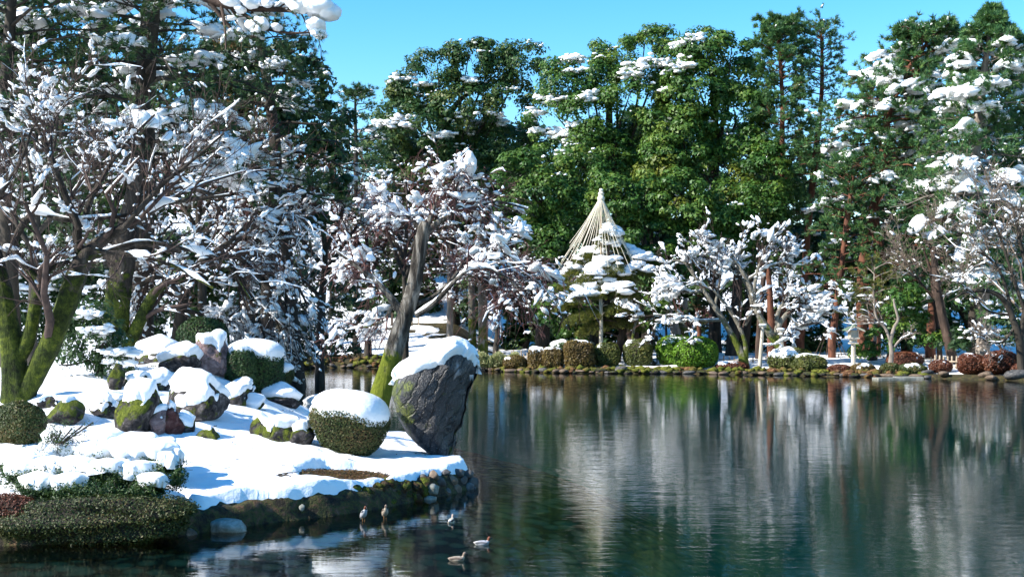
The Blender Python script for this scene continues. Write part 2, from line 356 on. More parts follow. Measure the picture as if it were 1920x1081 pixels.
# ------------------------------------------------------------------ land
SHORE = np.array([(-90, 17.5), (-12, 18.2), (-7.8, 18.55), (-6.2, 18.85), (-5.2, 19.35), (-4.6, 20.1), (-4.0, 20.65), (-3.1, 21.3), (-2.45, 22.0), (-1.65, 23.15),
    (-1.1, 23.9), (-.80, 24.6), (-.72, 25.3), (-.95, 26.6), (-1.5, 29), (-2.5, 31.6), (-3.8, 34.5), (-5.3, 36.6), (-6.6, 37.6), (-8.2, 41), (-9.6, 48), (-11.6, 58), (-13.6, 70),
    (-14.6, 78.5), (-12, 81), (-7, 80.3), (-4, 79.3), (-2.2, 78), (-.6, 75.3), (3, 73.5), (10.4, 72.8), (14, 71.4), (18.5, 69.3), (23, 67.3), (27.5, 64.8), (34, 62), (50, 58), (90, 50), (90, 230), (-90, 230)], float)
def sdist(p):
    p = np.asarray(p, float); A = SHORE; B = np.roll(A, -1, 0); out = np.full(len(p), 1e9); ins = np.zeros(len(p), bool)
    for a, b in zip(A, B):
        ab = b-a; t = np.clip(((p-a)@ab)/(ab@ab), 0, 1); d = np.hypot(*(p-a-t[:, None]*ab).T); out = np.minimum(out, d)
        c = ((a[1] > p[:, 1]) != (b[1] > p[:, 1])); xi = a[0]+(p[:, 1]-a[1])/(b[1]-a[1]+1e-12)*(b[0]-a[0]); ins ^= c & (p[:, 0] < xi)
    return np.where(ins, out, -out)
def land(p):
    """ground height and distance from shore at (n,2)"""
    p = np.atleast_2d(np.asarray(p, float)); x, y = p[:, 0], p[:, 1]; s = sdist(p)
    far = sstep(44, 60, y); s2 = s+.07*noise(p, 3., 11)*(1-far)+.25*noise(p, .9, 12)*far
    bank = sstep(0, .26+.5*far, s2)
    h = bank*(.36-.14*far)+.88*sstep(0, 9, s)*(1-far)+.42*sstep(1, 10, s)*far
    h += (1-far)*(1.55*np.exp(-((x+9.0)**2/np.where(x > -9, 8, 40)+(y-36.5)**2/np.where(y > 36.5, 200, 36)))*sstep(0, 2.5, s)+.35*np.exp(-((x+9)**2/8+(y-25)**2/18)))
    h += (.12*noise(p, 1.1, 13)+.05*noise(p, 3.1, 15))*sstep(.2, 2.0, s)*(1-.6*far)
    h += (.16*np.clip(y-80, 0, 60))*sstep(-1, -5, x)*far*sstep(200, 100, y)+.9*sstep(-12, -16, x)*far
    h += 9*sstep(88, 150, y)+2.5*sstep(-12, -40, x)*sstep(40, 70, y)
    h = np.where(s < .05, np.minimum(h, -.10+np.clip(s2*.11, -.30, 0)+np.clip((s2+2.7)*.4, -1.7, 0)+bank*.4), h)
    return h, s
def gz(x, y): return float(land([(x, y)])[0][0])
_ds = np.concatenate([np.arange(14, 45, .05), np.arange(45, 150, .25)])
def G(px, py):
    """where the ground is seen at this place of the picture"""
    x = (px-960)*_ds/F; z = HC+(YH-py)*_ds/F; h = land(np.stack([x, _ds], 1))[0]
    k = np.argmax(z <= h+.0); return np.array([x[k], _ds[k], h[k]])

def snow_mask(p, s):
    x, y = p[:, 0], p[:, 1]; far = sstep(44, 60, y); n = noise(p, 2.2, 21); n2 = noise(p, 6, 22, 2)
    edge = .24+.13*n+.08*n2+.55*sstep(-5.0, -5.6, x)*(1-far)
    edge = edge*(1-far)+far*(2.1+.7*noise(p, .6, 23)+.5*noise(p, 2, 27))
    m = sstep(0, .10+.3*far, s-edge)
    for (cx, cy, rx, ry) in ((-3.15, 23.45, .85, .95), (-6.7, 19.6, .85, .45)):       # bare ground round stems
        q = np.hypot((x-cx)/rx, (y-cy)/ry)+.12*n2; m = np.minimum(m, sstep(1, 1.16, q))
    # thawed patches: slope of the left far bank, the woodland floor
    th = noise(p, .55, 24)+.5*noise(p, 1.9, 25)
    m = np.minimum(m, 1-far*sstep(.35, .5, th)*sstep(9.5, 9, x))
    return m, n, far
def grid(x0, x1, y0, y1, st):
    xs = np.arange(x0, x1+st/2, st); ys = np.arange(y0, y1+st/2, st); X, Y = np.meshgrid(xs, ys); nx, ny = len(xs), len(ys)
    i = (np.arange(ny-1)[:, None]*nx+np.arange(nx-1)[None]).ravel()
    return np.stack([X.ravel(), Y.ravel()], 1), np.stack([i, i+1, i+nx+1, i+nx], 1)
def compact(V, Fc):
    u, inv = np.unique(Fc, return_inverse=True); return V[u], inv.reshape(Fc.shape)
soil, snowb, bed = MB(), MB(), MB()
NEAR = (-13, .2, 17, 42)
for (x0, x1, y0, y1, st) in ((*NEAR, .085), (-64, 72, 17, 44, 1.2), (-64, 72, 43.4, 96, .55), (-80, 80, 95, 200, 2.2)):
    p, fc = grid(x0, x1, y0, y1, st); h, s = land(p); c = p[fc].mean(1); off = 0
    if st > .1:
        ins = (c[:, 0] > NEAR[0]+.6) & (c[:, 0] < NEAR[1]-.1) & (c[:, 1] > NEAR[2]+.3) & (c[:, 1] < NEAR[3]-.6); fc = fc[~ins]; off = -.02
    k = s[fc].max(1) > -.4
    z = h+off+(.04*noise(p, 9, 14, 2)+.03*noise(p, 22, 16, 2))*sstep(0, .2, s)*sstep(1.2, .2, s)
    v, f2 = compact(np.column_stack([p, z]), fc[k]); soil.add(v, f2)
    m, n, far = snow_mask(p, s)
    T = (.15+.035*n)*(1-far)+.12*far
    bump = -.05*np.clip(noise(p, 5.5, 31, 2)-.5, 0, 1)+.075*noise(p, 2.6, 26)+.014*noise(p, 14, 28, 2)+.045*noise(p, 7, 29, 2)*sstep(1.1, .2, s)*(1-far)
    zs = h+off*1.4+m*(T+bump)-(1-m)*.10
    k = m[fc].max(1) > .01; v, f2 = compact(np.column_stack([p, zs]), fc[k]); snowb.add(v, f2)
tag(soil.build('ground', M['bank']), kind='structure'); tag(snowb.build('snow_cover', M['snow']), kind='structure')
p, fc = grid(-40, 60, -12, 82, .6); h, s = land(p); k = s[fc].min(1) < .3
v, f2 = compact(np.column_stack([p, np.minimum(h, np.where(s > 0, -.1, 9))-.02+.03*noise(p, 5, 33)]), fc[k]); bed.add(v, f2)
# pond bed: cobbles and silt near the shore, scattered green light of the deep water painted into its colour
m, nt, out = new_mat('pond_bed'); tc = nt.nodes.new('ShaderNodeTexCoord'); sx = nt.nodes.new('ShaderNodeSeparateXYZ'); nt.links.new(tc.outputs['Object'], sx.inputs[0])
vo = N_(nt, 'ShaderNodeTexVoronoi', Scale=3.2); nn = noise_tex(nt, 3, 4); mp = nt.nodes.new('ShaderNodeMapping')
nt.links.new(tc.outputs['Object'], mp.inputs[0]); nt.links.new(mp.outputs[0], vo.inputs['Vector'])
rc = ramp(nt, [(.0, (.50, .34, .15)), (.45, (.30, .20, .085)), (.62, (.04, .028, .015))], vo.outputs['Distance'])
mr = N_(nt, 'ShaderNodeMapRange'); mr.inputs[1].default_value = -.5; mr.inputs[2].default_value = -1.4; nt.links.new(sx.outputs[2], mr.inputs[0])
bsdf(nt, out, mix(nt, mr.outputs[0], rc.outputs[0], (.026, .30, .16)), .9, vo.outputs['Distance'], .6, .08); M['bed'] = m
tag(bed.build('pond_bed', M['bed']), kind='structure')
# water
m, nt, out = new_mat('pond_water'); tc = nt.nodes.new('ShaderNodeTexCoord')
def wn_(scale, det, mp):
    n = N_(nt, 'ShaderNodeTexNoise', Scale=scale, Detail=det, Distortion=.4); q = nt.nodes.new('ShaderNodeMapping'); q.inputs['Scale'].default_value = mp; q.inputs['Rotation'].default_value = (0, 0, .18)
    nt.links.new(tc.outputs['Object'], q.inputs[0]); nt.links.new(q.outputs[0], n.inputs['Vector']); return n.outputs[0]
patch = ramp(nt, [(.36, (.22,)*3), (.60, (1,)*3)], wn_(.09, 2, (1, .5, 1))).outputs[0]
h = math_(nt, 'ADD', math_(nt, 'MULTIPLY', wn_(5.0, 4, (.45, 1.15, 1)), 1.), math_(nt, 'MULTIPLY', wn_(.9, 2, (.7, 1.2, 1)), 2.2))
h = math_(nt, 'ADD', h, math_(nt, 'MULTIPLY', wn_(15, 2, (.5, 1.2, 1)), .22)); h = math_(nt, 'MULTIPLY', h, patch)
def ring(x, y, lam, R, amp):
    q = nt.nodes.new('ShaderNodeMapping'); q.inputs['Location'].default_value = (-x, -y, 0); nt.links.new(tc.outputs['Object'], q.inputs[0])
    L = nt.nodes.new('ShaderNodeVectorMath'); L.operation = 'LENGTH'; nt.links.new(q.outputs[0], L.inputs[0]); r = L.outputs['Value']
    w = math_(nt, 'SINE', math_(nt, 'MULTIPLY', r, 6.283/lam)); fo = N_(nt, 'ShaderNodeMapRange'); fo.inputs[1].default_value = R; fo.inputs[2].default_value = 0.; nt.links.new(r, fo.inputs[0])
    return math_(nt, 'MULTIPLY', math_(nt, 'MULTIPLY', w, fo.outputs[0]), amp)
h = math_(nt, 'ADD', h, ring(.35, 27.6, .28, 2.6, .22)); h = math_(nt, 'ADD', h, ring(2.2, 26.2, .30, 2.2, .16)); h = math_(nt, 'ADD', h, ring(-.25, 18.9, .16, 1.1, .12))
bu = N_(nt, 'ShaderNodeBump', Strength=1.0, Distance=.0050); nt.links.new(h, bu.inputs['Height'])
fr = N_(nt, 'ShaderNodeFresnel', IOR=1.33); nt.links.new(bu.outputs[0], fr.inputs['Normal'])
gl = N_(nt, 'ShaderNodeBsdfGlossy', Roughness=.012); gl.inputs[0].default_value = (1, 1, 1, 1); nt.links.new(bu.outputs[0], gl.inputs['Normal'])
tr = nt.nodes.new('ShaderNodeBsdfTransparent'); tr.inputs[0].default_value = (.72, .88, .78, 1)
x = nt.nodes.new('ShaderNodeMixShader'); nt.links.new(fr.outputs[0], x.inputs[0]); nt.links.new(tr.outputs[0], x.inputs[1]); nt.links.new(gl.outputs[0], x.inputs[2]); nt.links.new(x.outputs[0], out.inputs[0])
M['water'] = m
w = MB().add([(-150, -60, 0), (150, -60, 0), (150, 120, 0), (-150, 120, 0)], [[0, 1, 2, 3]]); tag(w.build('pond_water', m), kind='structure')

# ------------------------------------------------------------------ builders for rocks and shrubs
def rock_shape(c, w, dp, hh, seed, sub=4, cuts=8, rough=.075, lean=(0, 0)):
    r = np.random.default_rng(seed); T, Fc = ico(sub); V = T.copy()
    for _ in range(cuts):
        n = r.normal(size=3); n /= np.linalg.norm(n); o = r.uniform(.45, .85); e = V@n-o; V = V-np.where(e > 0, e*.85, 0)[:, None]*n
    V = V*(1+rough*noise(V, 3, seed, 4)[:, None]*1.6+.05*noise(V, 9, seed+3, 3)[:, None]-.16*np.clip(.22-np.abs(noise(V, 2.3, seed+7, 2)), 0, 1)[:, None]-.08*np.clip(.2-np.abs(noise(V, 5, seed+9, 2)), 0, 1)[:, None])
    V = 2*(V-V.min(0))/(V.max(0)-V.min(0))-1
    V = V*np.array([w, dp, hh]); V[:, 0] += V[:, 2]*lean[0]; V[:, 1] += V[:, 2]*lean[1]
    return V+c, Fc
def rock(label, px, py, wpx, hpx, seed, mat='rock', T=.13, thr=.45, sub=4, depth=1., sink=.25, lean=(0, 0), group=None, d=None, cat='rock', name='rock'):
    g = G(px, py) if d is None else np.array([(px-960)*d/F, d, gz((px-960)*d/F, d)])
    m = g[1]/F; w = wpx*m/2; hh = hpx*m/(2-sink)
    c = g+np.array([0, w*depth*.6, hh*(1-sink)])
    t = thing(name, label, cat, g, group)
    V, Fc = rock_shape(c, w, w*depth, hh, seed, sub, lean=lean)
    MB().add(V, Fc).build('boulder', M[mat], t)
    if T: sv, sf = snow_cap(V, Fc, T, thr, .12, seed, 2.2/max(w, .2)); MB().add(sv, biggest(sf)).build('snow_cap', M['snow'], t)
    return t, c
def shell_shape(c, w, dp, hh, seed, p=2.6, sub=4, lump=.05):
    T, Fc = ico(sub); k = (np.abs(T)**p).sum(1)**(-1/p); V = T*k[:, None]
    V = V*(1+lump*noise(V, 2.6, seed, 3))[:, None]
    return V*np.array([w, dp, hh])+c, Fc
def shrub(label, px, py, wpx, hpx, seed, leaf='leaf_box', T=0., thr=.5, n=6000, ls=.022, p=2.6, depth=.9, group=None, lift=.0, d=None, name='clipped_shrub', cat='shrub',
          snowmask=None, tilt=0., zb=None, taper=0., sub=4, stem=True, patchy=0, asp=.55, lump=.05):
    g = G(px, py) if d is None else np.array([(px-960)*d/F, d, gz((px-960)*d/F, d)])
    if zb is not None: g[2] = zb
    m = g[1]/F; w = wpx*m/2; hh = hpx*m/2
    c = g+np.array([0, w*depth*.7, hh+lift*m]); r = np.random.default_rng(seed)
    t = thing(name, label, cat, g, group)
    V, Fc = shell_shape(c, w, w*depth, hh, seed, p, sub, lump)
    if taper: kk = 1-taper*np.clip(-(V[:, 2:3]-c[2])/hh+.2, 0, 1.2); V[:, :2] = c[:2]+(V[:, :2]-c[:2])*kk
    if tilt: V[:, 2] += (V[:, 0]-c[0])*tilt
    V[:, 2] = np.maximum(V[:, 2], g[2]-.05)
    core = c+(V-c)*.93; mb = MB().add(core, Fc)
    if stem:
        for k in range(5):
            a = r.uniform(0, 6.28); mb.add(*tubes(np.array([[g+np.array([math.cos(a)*.1, math.sin(a)*.1+w*depth*.7, -.1]), c+np.array([math.cos(a)*w*.5, math.sin(a)*w*.4, 0])]]), np.array([[.03, .02]]), 5))
    mb.build('stems', M['core'], t)
    P, Nn = faces_area_points(V, Fc, n, r)
    cl = noise(P, 5/w, seed+3, 2)
    P = P+Nn*(r.uniform(-.06, .03, n)*w+.025*w*cl)[:, None]
    tint = np.clip(.5+.28*cl+r.normal(0, .2, n), 0, 1)
    MB().add(*leaves(P, nrm(Nn+.7*rdir(n, r)), ls*r.uniform(.6, 1.3, n), asp, r, tint)[:2], tint=np.repeat(tint, 4), smooth=False).build('foliage', M[leaf], t, kind='stuff')
    if T:
        mask = None
        if snowmask is not None: mask = snowmask(V, c, w, hh)
        sv, sf = snow_cap(V, Fc, T, thr, .10, seed+1, 2.4/w, mask); MB().add(sv, biggest(sf)).build('snow_cap', M['snow'], t)
    if patchy:
        Nv = vnormals(V, Fc); mm = sstep(.25, .45, Nv[:, 2]*.55+.55*noise(V, 3.2/w, seed+8, 3)-.52+patchy*.42)*sstep(.1, .4, Nv[:, 2])
        MB().add(*snow_cap(V, Fc, .05*w+.02, mask=mm)).build('snow_patch', M['snow'], t, kind='stuff')
    return t, c

# ------------------------------------------------------------------ builders for trees
SNOW_N, SNOW_TH = 1.0, .70
def snow_on(mb, P, R, cover, th, rng, sub=1, drop=.0, n_per=1.0, smin=.5, smax=1.5, elong=1.7):
    """lumps of snow lying along branches P (N,K,3)"""
    N, K, _ = P.shape; M_ = int(N*cover*n_per*SNOW_N)
    if M_ < 1: return
    i = rng.integers(0, N, M_); t = rng.uniform(.15, 1, M_)*(K-1); k = np.minimum(t.astype(int), K-2); f = (t-k)[:, None]
    p = P[i, k]*(1-f)+P[i, k+1]*f; d = nrm(P[i, k+1]-P[i, k]); r = R[i, k]
    ok = (np.abs(d[:, 2]) < .93) & (noise(p, 2.2*.1/max(th, .03), 91, 2)+rng.normal(0, .35, len(p)) > -.05); p, d, r = p[ok], d[ok], r[ok]
    if not len(p): return
    q = rng.choice([1, 1, 2, 3], len(p)); sb = SNOW_TH*th*np.clip(np.exp(rng.normal(-.15, .45, len(p))), .3, 1.25*smax)
    p = np.repeat(p, q, 0)+rng.normal(size=(q.sum(), 3))*np.repeat(sb, q)[:, None]*np.array([.8, .8, .3]); d, r, s = np.repeat(d, q, 0)*np.array([1, 1, .7]), np.repeat(r, q), np.repeat(sb, q)*rng.uniform(.5, 1.05, q.sum())
    S = np.stack([s*(.55+.6*elong)*rng.uniform(.6, 1.4, len(p)), s*rng.uniform(.6, 1.05, len(p)), s*rng.uniform(.5, .85, len(p))], 1)
    mb.add(*blobs(p+np.array([0, 0, 1])*(r+s*.35)[:, None], S, d, sub, .28, rng, .6))
def snow_strip(mb, P, R, th, rng, cover=1., S=6):
    """a continuous ridge of snow on top of thick branches"""
    th = th*.6
    sel = rng.uniform(size=len(P)) < cover; P, R = P[sel], R[sel]
    if not len(P): return
    T = nrm(np.gradient(P, axis=1)); fl = 1-np.abs(T[..., 2])**2.5
    n = noise(P*1.0, 6., 3, 2); prof = np.sin(np.linspace(.12, math.pi-.12, P.shape[1]))**.4
    rr = np.clip((R*.75+th)*prof*fl*np.clip(.45+1.1*n, 0, 1.5), .001, None)
    mb.add(*tubes(P+np.array([0, 0, 1.])*(R*.55+th*.45*fl)[..., None]*np.where(rr > .004, 1, .2)[..., None], rr, S))
def px_line(pts, d, K):
    """[(px, py, radius_px, depth_offset)] at distance d -> (K,4)"""
    q = []
    for a in pts:
        dd = d+(a[3] if len(a) > 3 else 0); q.append([*PX(a[0], a[1], dd), a[2]*dd/F])
    return resample(q, K)
def bare_tree(label, base, d, mains, lv, bark='bark_dark', twig='twig', snow=.3, th=.06, strip=.05, seed=0, cat='tree', name='bare_tree', group=None, droop=0., up=.25,
              thick=2, sub=1, n_per=2., smax=1.5, lmin=.25, S=14, elong=1.7, snow_scale=1., tw_r=.004):
    r = np.random.default_rng(seed)
    bx = (base[0]-960)*d/F; g = np.array([bx, d, gz(bx, d)])
    t = thing(name, label, cat, g, group); tr, tw, sn = MB(), MB(), MB()
    Ls = [px_line(mn, d, 14) for mn in mains]
    for k, q in enumerate(Ls):
        if k < thick:
            if k == 0: q = np.vstack([[q[0, 0], q[0, 1], min(g[2], q[0, 2])-.25, q[0, 3]*1.15], q])
            trunk_mesh(tr, q, 44, S, .10, seed+k, .25 if k == 0 else 0)
        else: trunk_mesh(tr, q, 24, 8, .06, seed+k)
    P = np.stack([q[:, :3] for q in Ls]); R = np.stack([q[:, 3] for q in Ls])
    if strip: snow_strip(sn, P[thick > 1:], R[thick > 1:], strip, r)
    P = P[(1 if len(P) > 2 else 0):]; R = R[-len(P):]
    for li, (n, lf, ang) in enumerate(lv):
        last = li >= len(lv)-1
        P, R, _ = grow(P, R, n, lf, ang, grav=-droop*(.3+.35*li), jit=.24, t0=.12 if li else .2, K=5 if li < 1 else (4 if li < 2 else 3), rf=.5, rng=r, up=up*(1-.5*droop), lmin=lmin*(.5**li))
        R = np.maximum(R, tw_r*(1.6 if li < 1 else 1)); ok = (P[:, :, 2].min(1) > .25) & ((P[:, -1, 1] > 45) | (P[:, :, 2].min(1) > 2.75-(P[:, -1, 0] < -3.4)*1.7)); P, R = P[ok], R[ok]
        tw.add(*tubes(P, R, 5 if li < 1 else 3))
        if li <= 1: snow_strip(sn, P, R, strip*.5, r, (.6, .22)[li] if snow > .2 else .25, 5)
        snow_on(sn, P, R, snow, th*(1.15 if li < 1 else .85)*snow_scale, r, (2 if li < 2 and d < 33 else 1), n_per=n_per if not last else n_per*.35, smax=smax, elong=elong)
    tr.build('trunk', M[bark], t); tw.build('twigs', M[twig], t, kind='stuff')
    if sn.n: sn.build('snow', M['snow'], t, kind='stuff')
    return t
def leafy_tree(label, base_px, d, blobs_px, seed=0, leaf='leaf_mid', bark='bark_dark', ls=.16, dens=1., sub_r=.75, snow=(), rsnow=.0, trunk_r=.35, name='broadleaf_tree', cat='tree', group=None,
               nl=104, ydepth=.8, bark2=None, ssz=.28, limbs=True):
    r = np.random.default_rng(seed); bx = (base_px-960)*d/F; g = np.array([bx, d, gz(bx, d)]); t = thing(name, label, cat, g, group)
    m = d/F; B = []
    for (px, py, rx, ry) in blobs_px:
        rx, ry = rx*.9, ry*.86
        yo = r.uniform(-.25, .25)*rx*m*2; c = PX(px, py, d)+np.array([0, yo, 0]); B.append([*c, rx*m, (rx+ry)*.5*m*ydepth, ry*m])
    B = np.array(B); C = []; rad = []
    for k, b in enumerate(B):
        n = int(dens*3.3*(b[3]*b[5]+b[3]*b[4])/(sub_r**2)); dv = rdir(n, r); dv = dv[dv[:, 2] > -.75]
        dv[:, 1] = np.where(r.uniform(size=len(dv)) < .45, -np.abs(dv[:, 1]), dv[:, 1])
        dv = dv[(dv[:, 1] < .35) | (r.uniform(size=len(dv)) < .25)] if d > 55 else dv
        p = b[:3]+dv*b[3:6]*r.uniform(.78, 1.08, (len(dv), 1))
        q = ((p[:, None]-B[None, :, :3])/B[None, :, 3:6]); ins = ((q**2).sum(-1) < .55); ins[:, k] = False; p = p[~ins.any(1)]
        C.append(p); rad.append(np.full(len(p), sub_r)*r.uniform(.6, 1.25, len(p)))
    C = np.concatenate(C); rad = np.concatenate(rad); N = len(C); idx = np.repeat(np.arange(N), nl)
    dv = rdir(N*nl, r); dv[:, 2] = np.where((dv[:, 2] < -.15) & (r.uniform(size=N*nl) < .65), -dv[:, 2], dv[:, 2])
    bc = B[np.argmin(((C[:, None]-B[None, :, :3])**2).sum(-1), 1), :3]; outw = nrm(C-bc)
    dv = nrm(dv+.45*outw[idx]); Pp = C[idx]+dv*rad[idx, None]*r.uniform(.55, 1.1, (N*nl, 1))*np.array([1.1, 1.1, .92])
    # sprays that break the outline
    ti = np.clip(.40+.20*r.normal(size=N)[idx]+.10*noise(C, .5, seed+2)[idx]+.15*r.normal(size=len(idx)), 0, 1)
    mb = MB(); V, Fc = leaves3(Pp, nrm(dv+.55*rdir(len(dv), r)+np.array([0, 0, .25])), 1.12*ls*r.uniform(.45, 1.35, len(dv)), r)
    mb.add(V, Fc, tint=np.repeat(ti, 3), smooth=False); mb.build('crown', M[leaf], t, kind='stuff')
    tr = MB(); top = B[np.argmax(B[:, 2]), :3]; cz = B[:, 2].mean()
    ax = [[*(g-[0, 0, .3]), trunk_r*1.2], [*(g*[.6, .6, .6]+np.array([*B[:, :2].mean(0), cz])*.4), trunk_r], [B[:, 0].mean(), B[:, 1].mean()+.3, cz, trunk_r*.65], [top[0], top[1], top[2]-1, trunk_r*.15]]
    trunk_mesh(tr, ax, 30, 12, .1, seed, .3)
    if limbs:
        for b in B:
            s = r.uniform(.25, .7); a = np.array(ax[1][:3])*(1-s)+np.array(ax[2][:3])*s; e = b[:3]+np.array([0, -b[4]*.6, b[5]*.3])
            trunk_mesh(tr, [[*a, trunk_r*.45], [*((a+e)/2+r.normal(size=3)*.4), trunk_r*.28], [*e, trunk_r*.08]], 14, 7, .08, seed+3)
    tr.build('trunk', M[bark], t)
    sn = MB(); pick = list(np.nonzero((r.uniform(size=N) < rsnow) & (outw[:, 2] > -.1))[0]); big = set()
    for (px, py, k) in snow:
        pr = np.stack([960+C[:, 0]*F/C[:, 1], YH-(C[:, 2]-HC)*F/C[:, 1]], 1); dist = np.hypot(pr[:, 0]-px, pr[:, 1]-py)+C[:, 1]*4-d*4
        for j in np.argsort(dist)[:k]: pick.append(j); big.add(j)
    for j in pick:
        k = 26 if j in big else r.integers(3, 12); u = r.normal(size=(k, 3))*np.array([.5, .5, .16])*rad[j]
        c = C[j]+u+np.array([0, -.25, .62])*rad[j]; s = ssz*r.uniform(.35, 1.0, k)*(1.2 if j in big else .7)
        sn.add(*blobs(c, np.stack([s*1.3, s, s*.6], 1), None, 1, .25, r))
    if sn.n: sn.build('snow', M['snow'], t, kind='stuff')
    return t
def pine(label, pts, d, z0, L0, seed=0, needle='needle', bark='bark_pine', nb=64, snow=.3, sz=.5, tuft=.28, n_need=7, sub_n=9, tuft_n=6, w=.016, droop=.25, prof=None, az=None,
         name='pine_tree', cat='pine tree', group=None, upb=.12, bigp=1., flatc=.35, zmin=None, snow_side=False, lat=.42):
    """pts: trunk [(px,py,r_px)] bottom to top; branches start at fraction z0, longest L0 metres"""
    r = np.random.default_rng(seed); bx = (pts[0][0]-960)*d/F; g = np.array([bx, d, gz(bx, d)]); t = thing(name, label, cat, g, group)
    q = px_line(pts, d, 40); q = np.vstack([[q[0, 0], q[0, 1], g[2]-.3, q[0, 3]*1.1], q]); tr = MB(); trunk_mesh(tr, q, 60, 14, .08, seed, .2)
    s = z0+(1-z0)*(np.arange(nb)+r.uniform(0, 1, nb))/nb; k = s*(len(q)-1); i = np.minimum(k.astype(int), len(q)-2); f = (k-i)[:, None]
    p0 = q[i, :3]*(1-f)+q[i+1, :3]*f; tt = (s-z0)/(1-z0)
    pf = (prof or (lambda x: (1-x)**.65*(.55+.45*np.sin(np.clip(x*3+.6, 0, 3.14)))))(tt)
    L = L0*np.maximum(pf, .07)*r.uniform(.65, 1.2, nb)
    a = (np.arange(nb)*2.4+r.uniform(-.4, .4, nb)) if az is None else r.uniform(az[0], az[1], nb)
    K = 7; u = np.linspace(0, 1, K); up = upb+.5*tt**2
    D = np.stack([np.cos(a), np.sin(a), 0*a], 1); side = np.stack([-np.sin(a), np.cos(a), 0*a], 1)
    P = p0[:, None]+D[:, None]*(L[:, None]*u)[..., None]+np.array([0, 0, 1.])*((up*L)[:, None]*u-(droop*(1-.6*tt)*L)[:, None]*u**2)[..., None]
    P = P+side[:, None]*(r.normal(0, .12, nb)[:, None]*L[:, None]*u**2)[..., None]+r.normal(0, .03, P.shape)*u[None, :, None]*L[:, None, None]
    R = (.012*L+.02)[:, None]*(1-.75*u)[None]
    tr.add(*tubes(P, R, 5))
    P2, R2, id2 = grow(P, R, sub_n, lat, 50, jit=.12, t0=.30, K=4, rf=.6, flat=flatc, rng=r, up=.10, lmin=.35)
    tr.add(*tubes(P2[:, ::3], np.maximum(R2[:, ::3], .008), 3)); tr.build('trunk', M[bark], t)
    n2 = len(P2); tk = r.uniform(.25, 1, (n2, tuft_n))*3; ti = np.minimum(tk.astype(int), 2); tf = (tk-ti)[..., None]
    C = (P2[np.arange(n2)[:, None], ti]*(1-tf)+P2[np.arange(n2)[:, None], ti+1]*tf).reshape(-1, 3)+r.normal(0, .05, (n2*tuft_n, 3))
    Dd = np.repeat(nrm(P2[:, -1]-P2[:, 0]), tuft_n, 0)+np.array([0, 0, .45])
    mb = MB(); V, Fc, tn = needles(C, Dd, tuft, n_need, w, r, .85); mb.add(V, Fc, smooth=False, tint=tn); mb.build('needles', M[needle], t, kind='stuff')
    sn = MB(); pk = r.uniform(size=nb) < snow*.95*(.75 if not snow_side else 1)
    if snow_side: pk &= (D[:, 1] < .75)
    for j in np.nonzero(pk)[0]:
        c = int(r.integers(14, 34)*bigp*np.clip(L[j]/2.6, .4, 1.5)); u0 = r.uniform(.3, .6); u_ = r.uniform(u0, min(1.03, u0+r.uniform(.35, .6)), c); kk = np.minimum((u_*(K-1)).astype(int), K-2); ff = (u_*(K-1)-kk)[:, None]
        pp = P[j, kk]*(1-ff)+P[j, kk+1]*ff; tg = nrm(P[j, kk+1]-P[j, kk]); lt = r.normal(0, .11, c)*L[j]
        s_ = .43*sz*np.clip(np.exp(r.normal(-.35, .5, c)), .2, 1.3)*np.clip(L[j]/2.4, .5, 1.1)
        pp = pp+side[j]*lt[:, None]+np.array([0, 0, 1.])*(s_*.25+.05-np.abs(lt)*.35+r.normal(0, .05, c))[:, None]
        big = s_ > (.27 if d > 60 else .20)
        for m_, sb in ((big, 2), (~big, 1)):
            if m_.any(): q_ = s_[m_]; sn.add(*blobs(pp[m_], np.stack([q_*1.2, q_*.85, q_*.5], 1), tg[m_]+r.normal(0, .35, (m_.sum(), 3)), sb, .24, r, .5))
    snow_on(sn, P2, R2, snow, .10*sz/.5+.02, r, 1, n_per=.8, smax=1.8, elong=1.5)
    if sn.n: sn.build('snow', M['snow'], t, kind='stuff')
    return t
def copy_thing(src, x, y, label, sc=(1, 1, 1), rz=0.):
    c = src.copy(); COL.objects.link(c); c.location = (x, y, gz(x, y)); c.scale = sc; c.rotation_euler = (0, 0, rz); c['label'] = label
    for ch in list(src.children):
        k = ch.copy(); COL.objects.link(k); k.parent = c
    return c
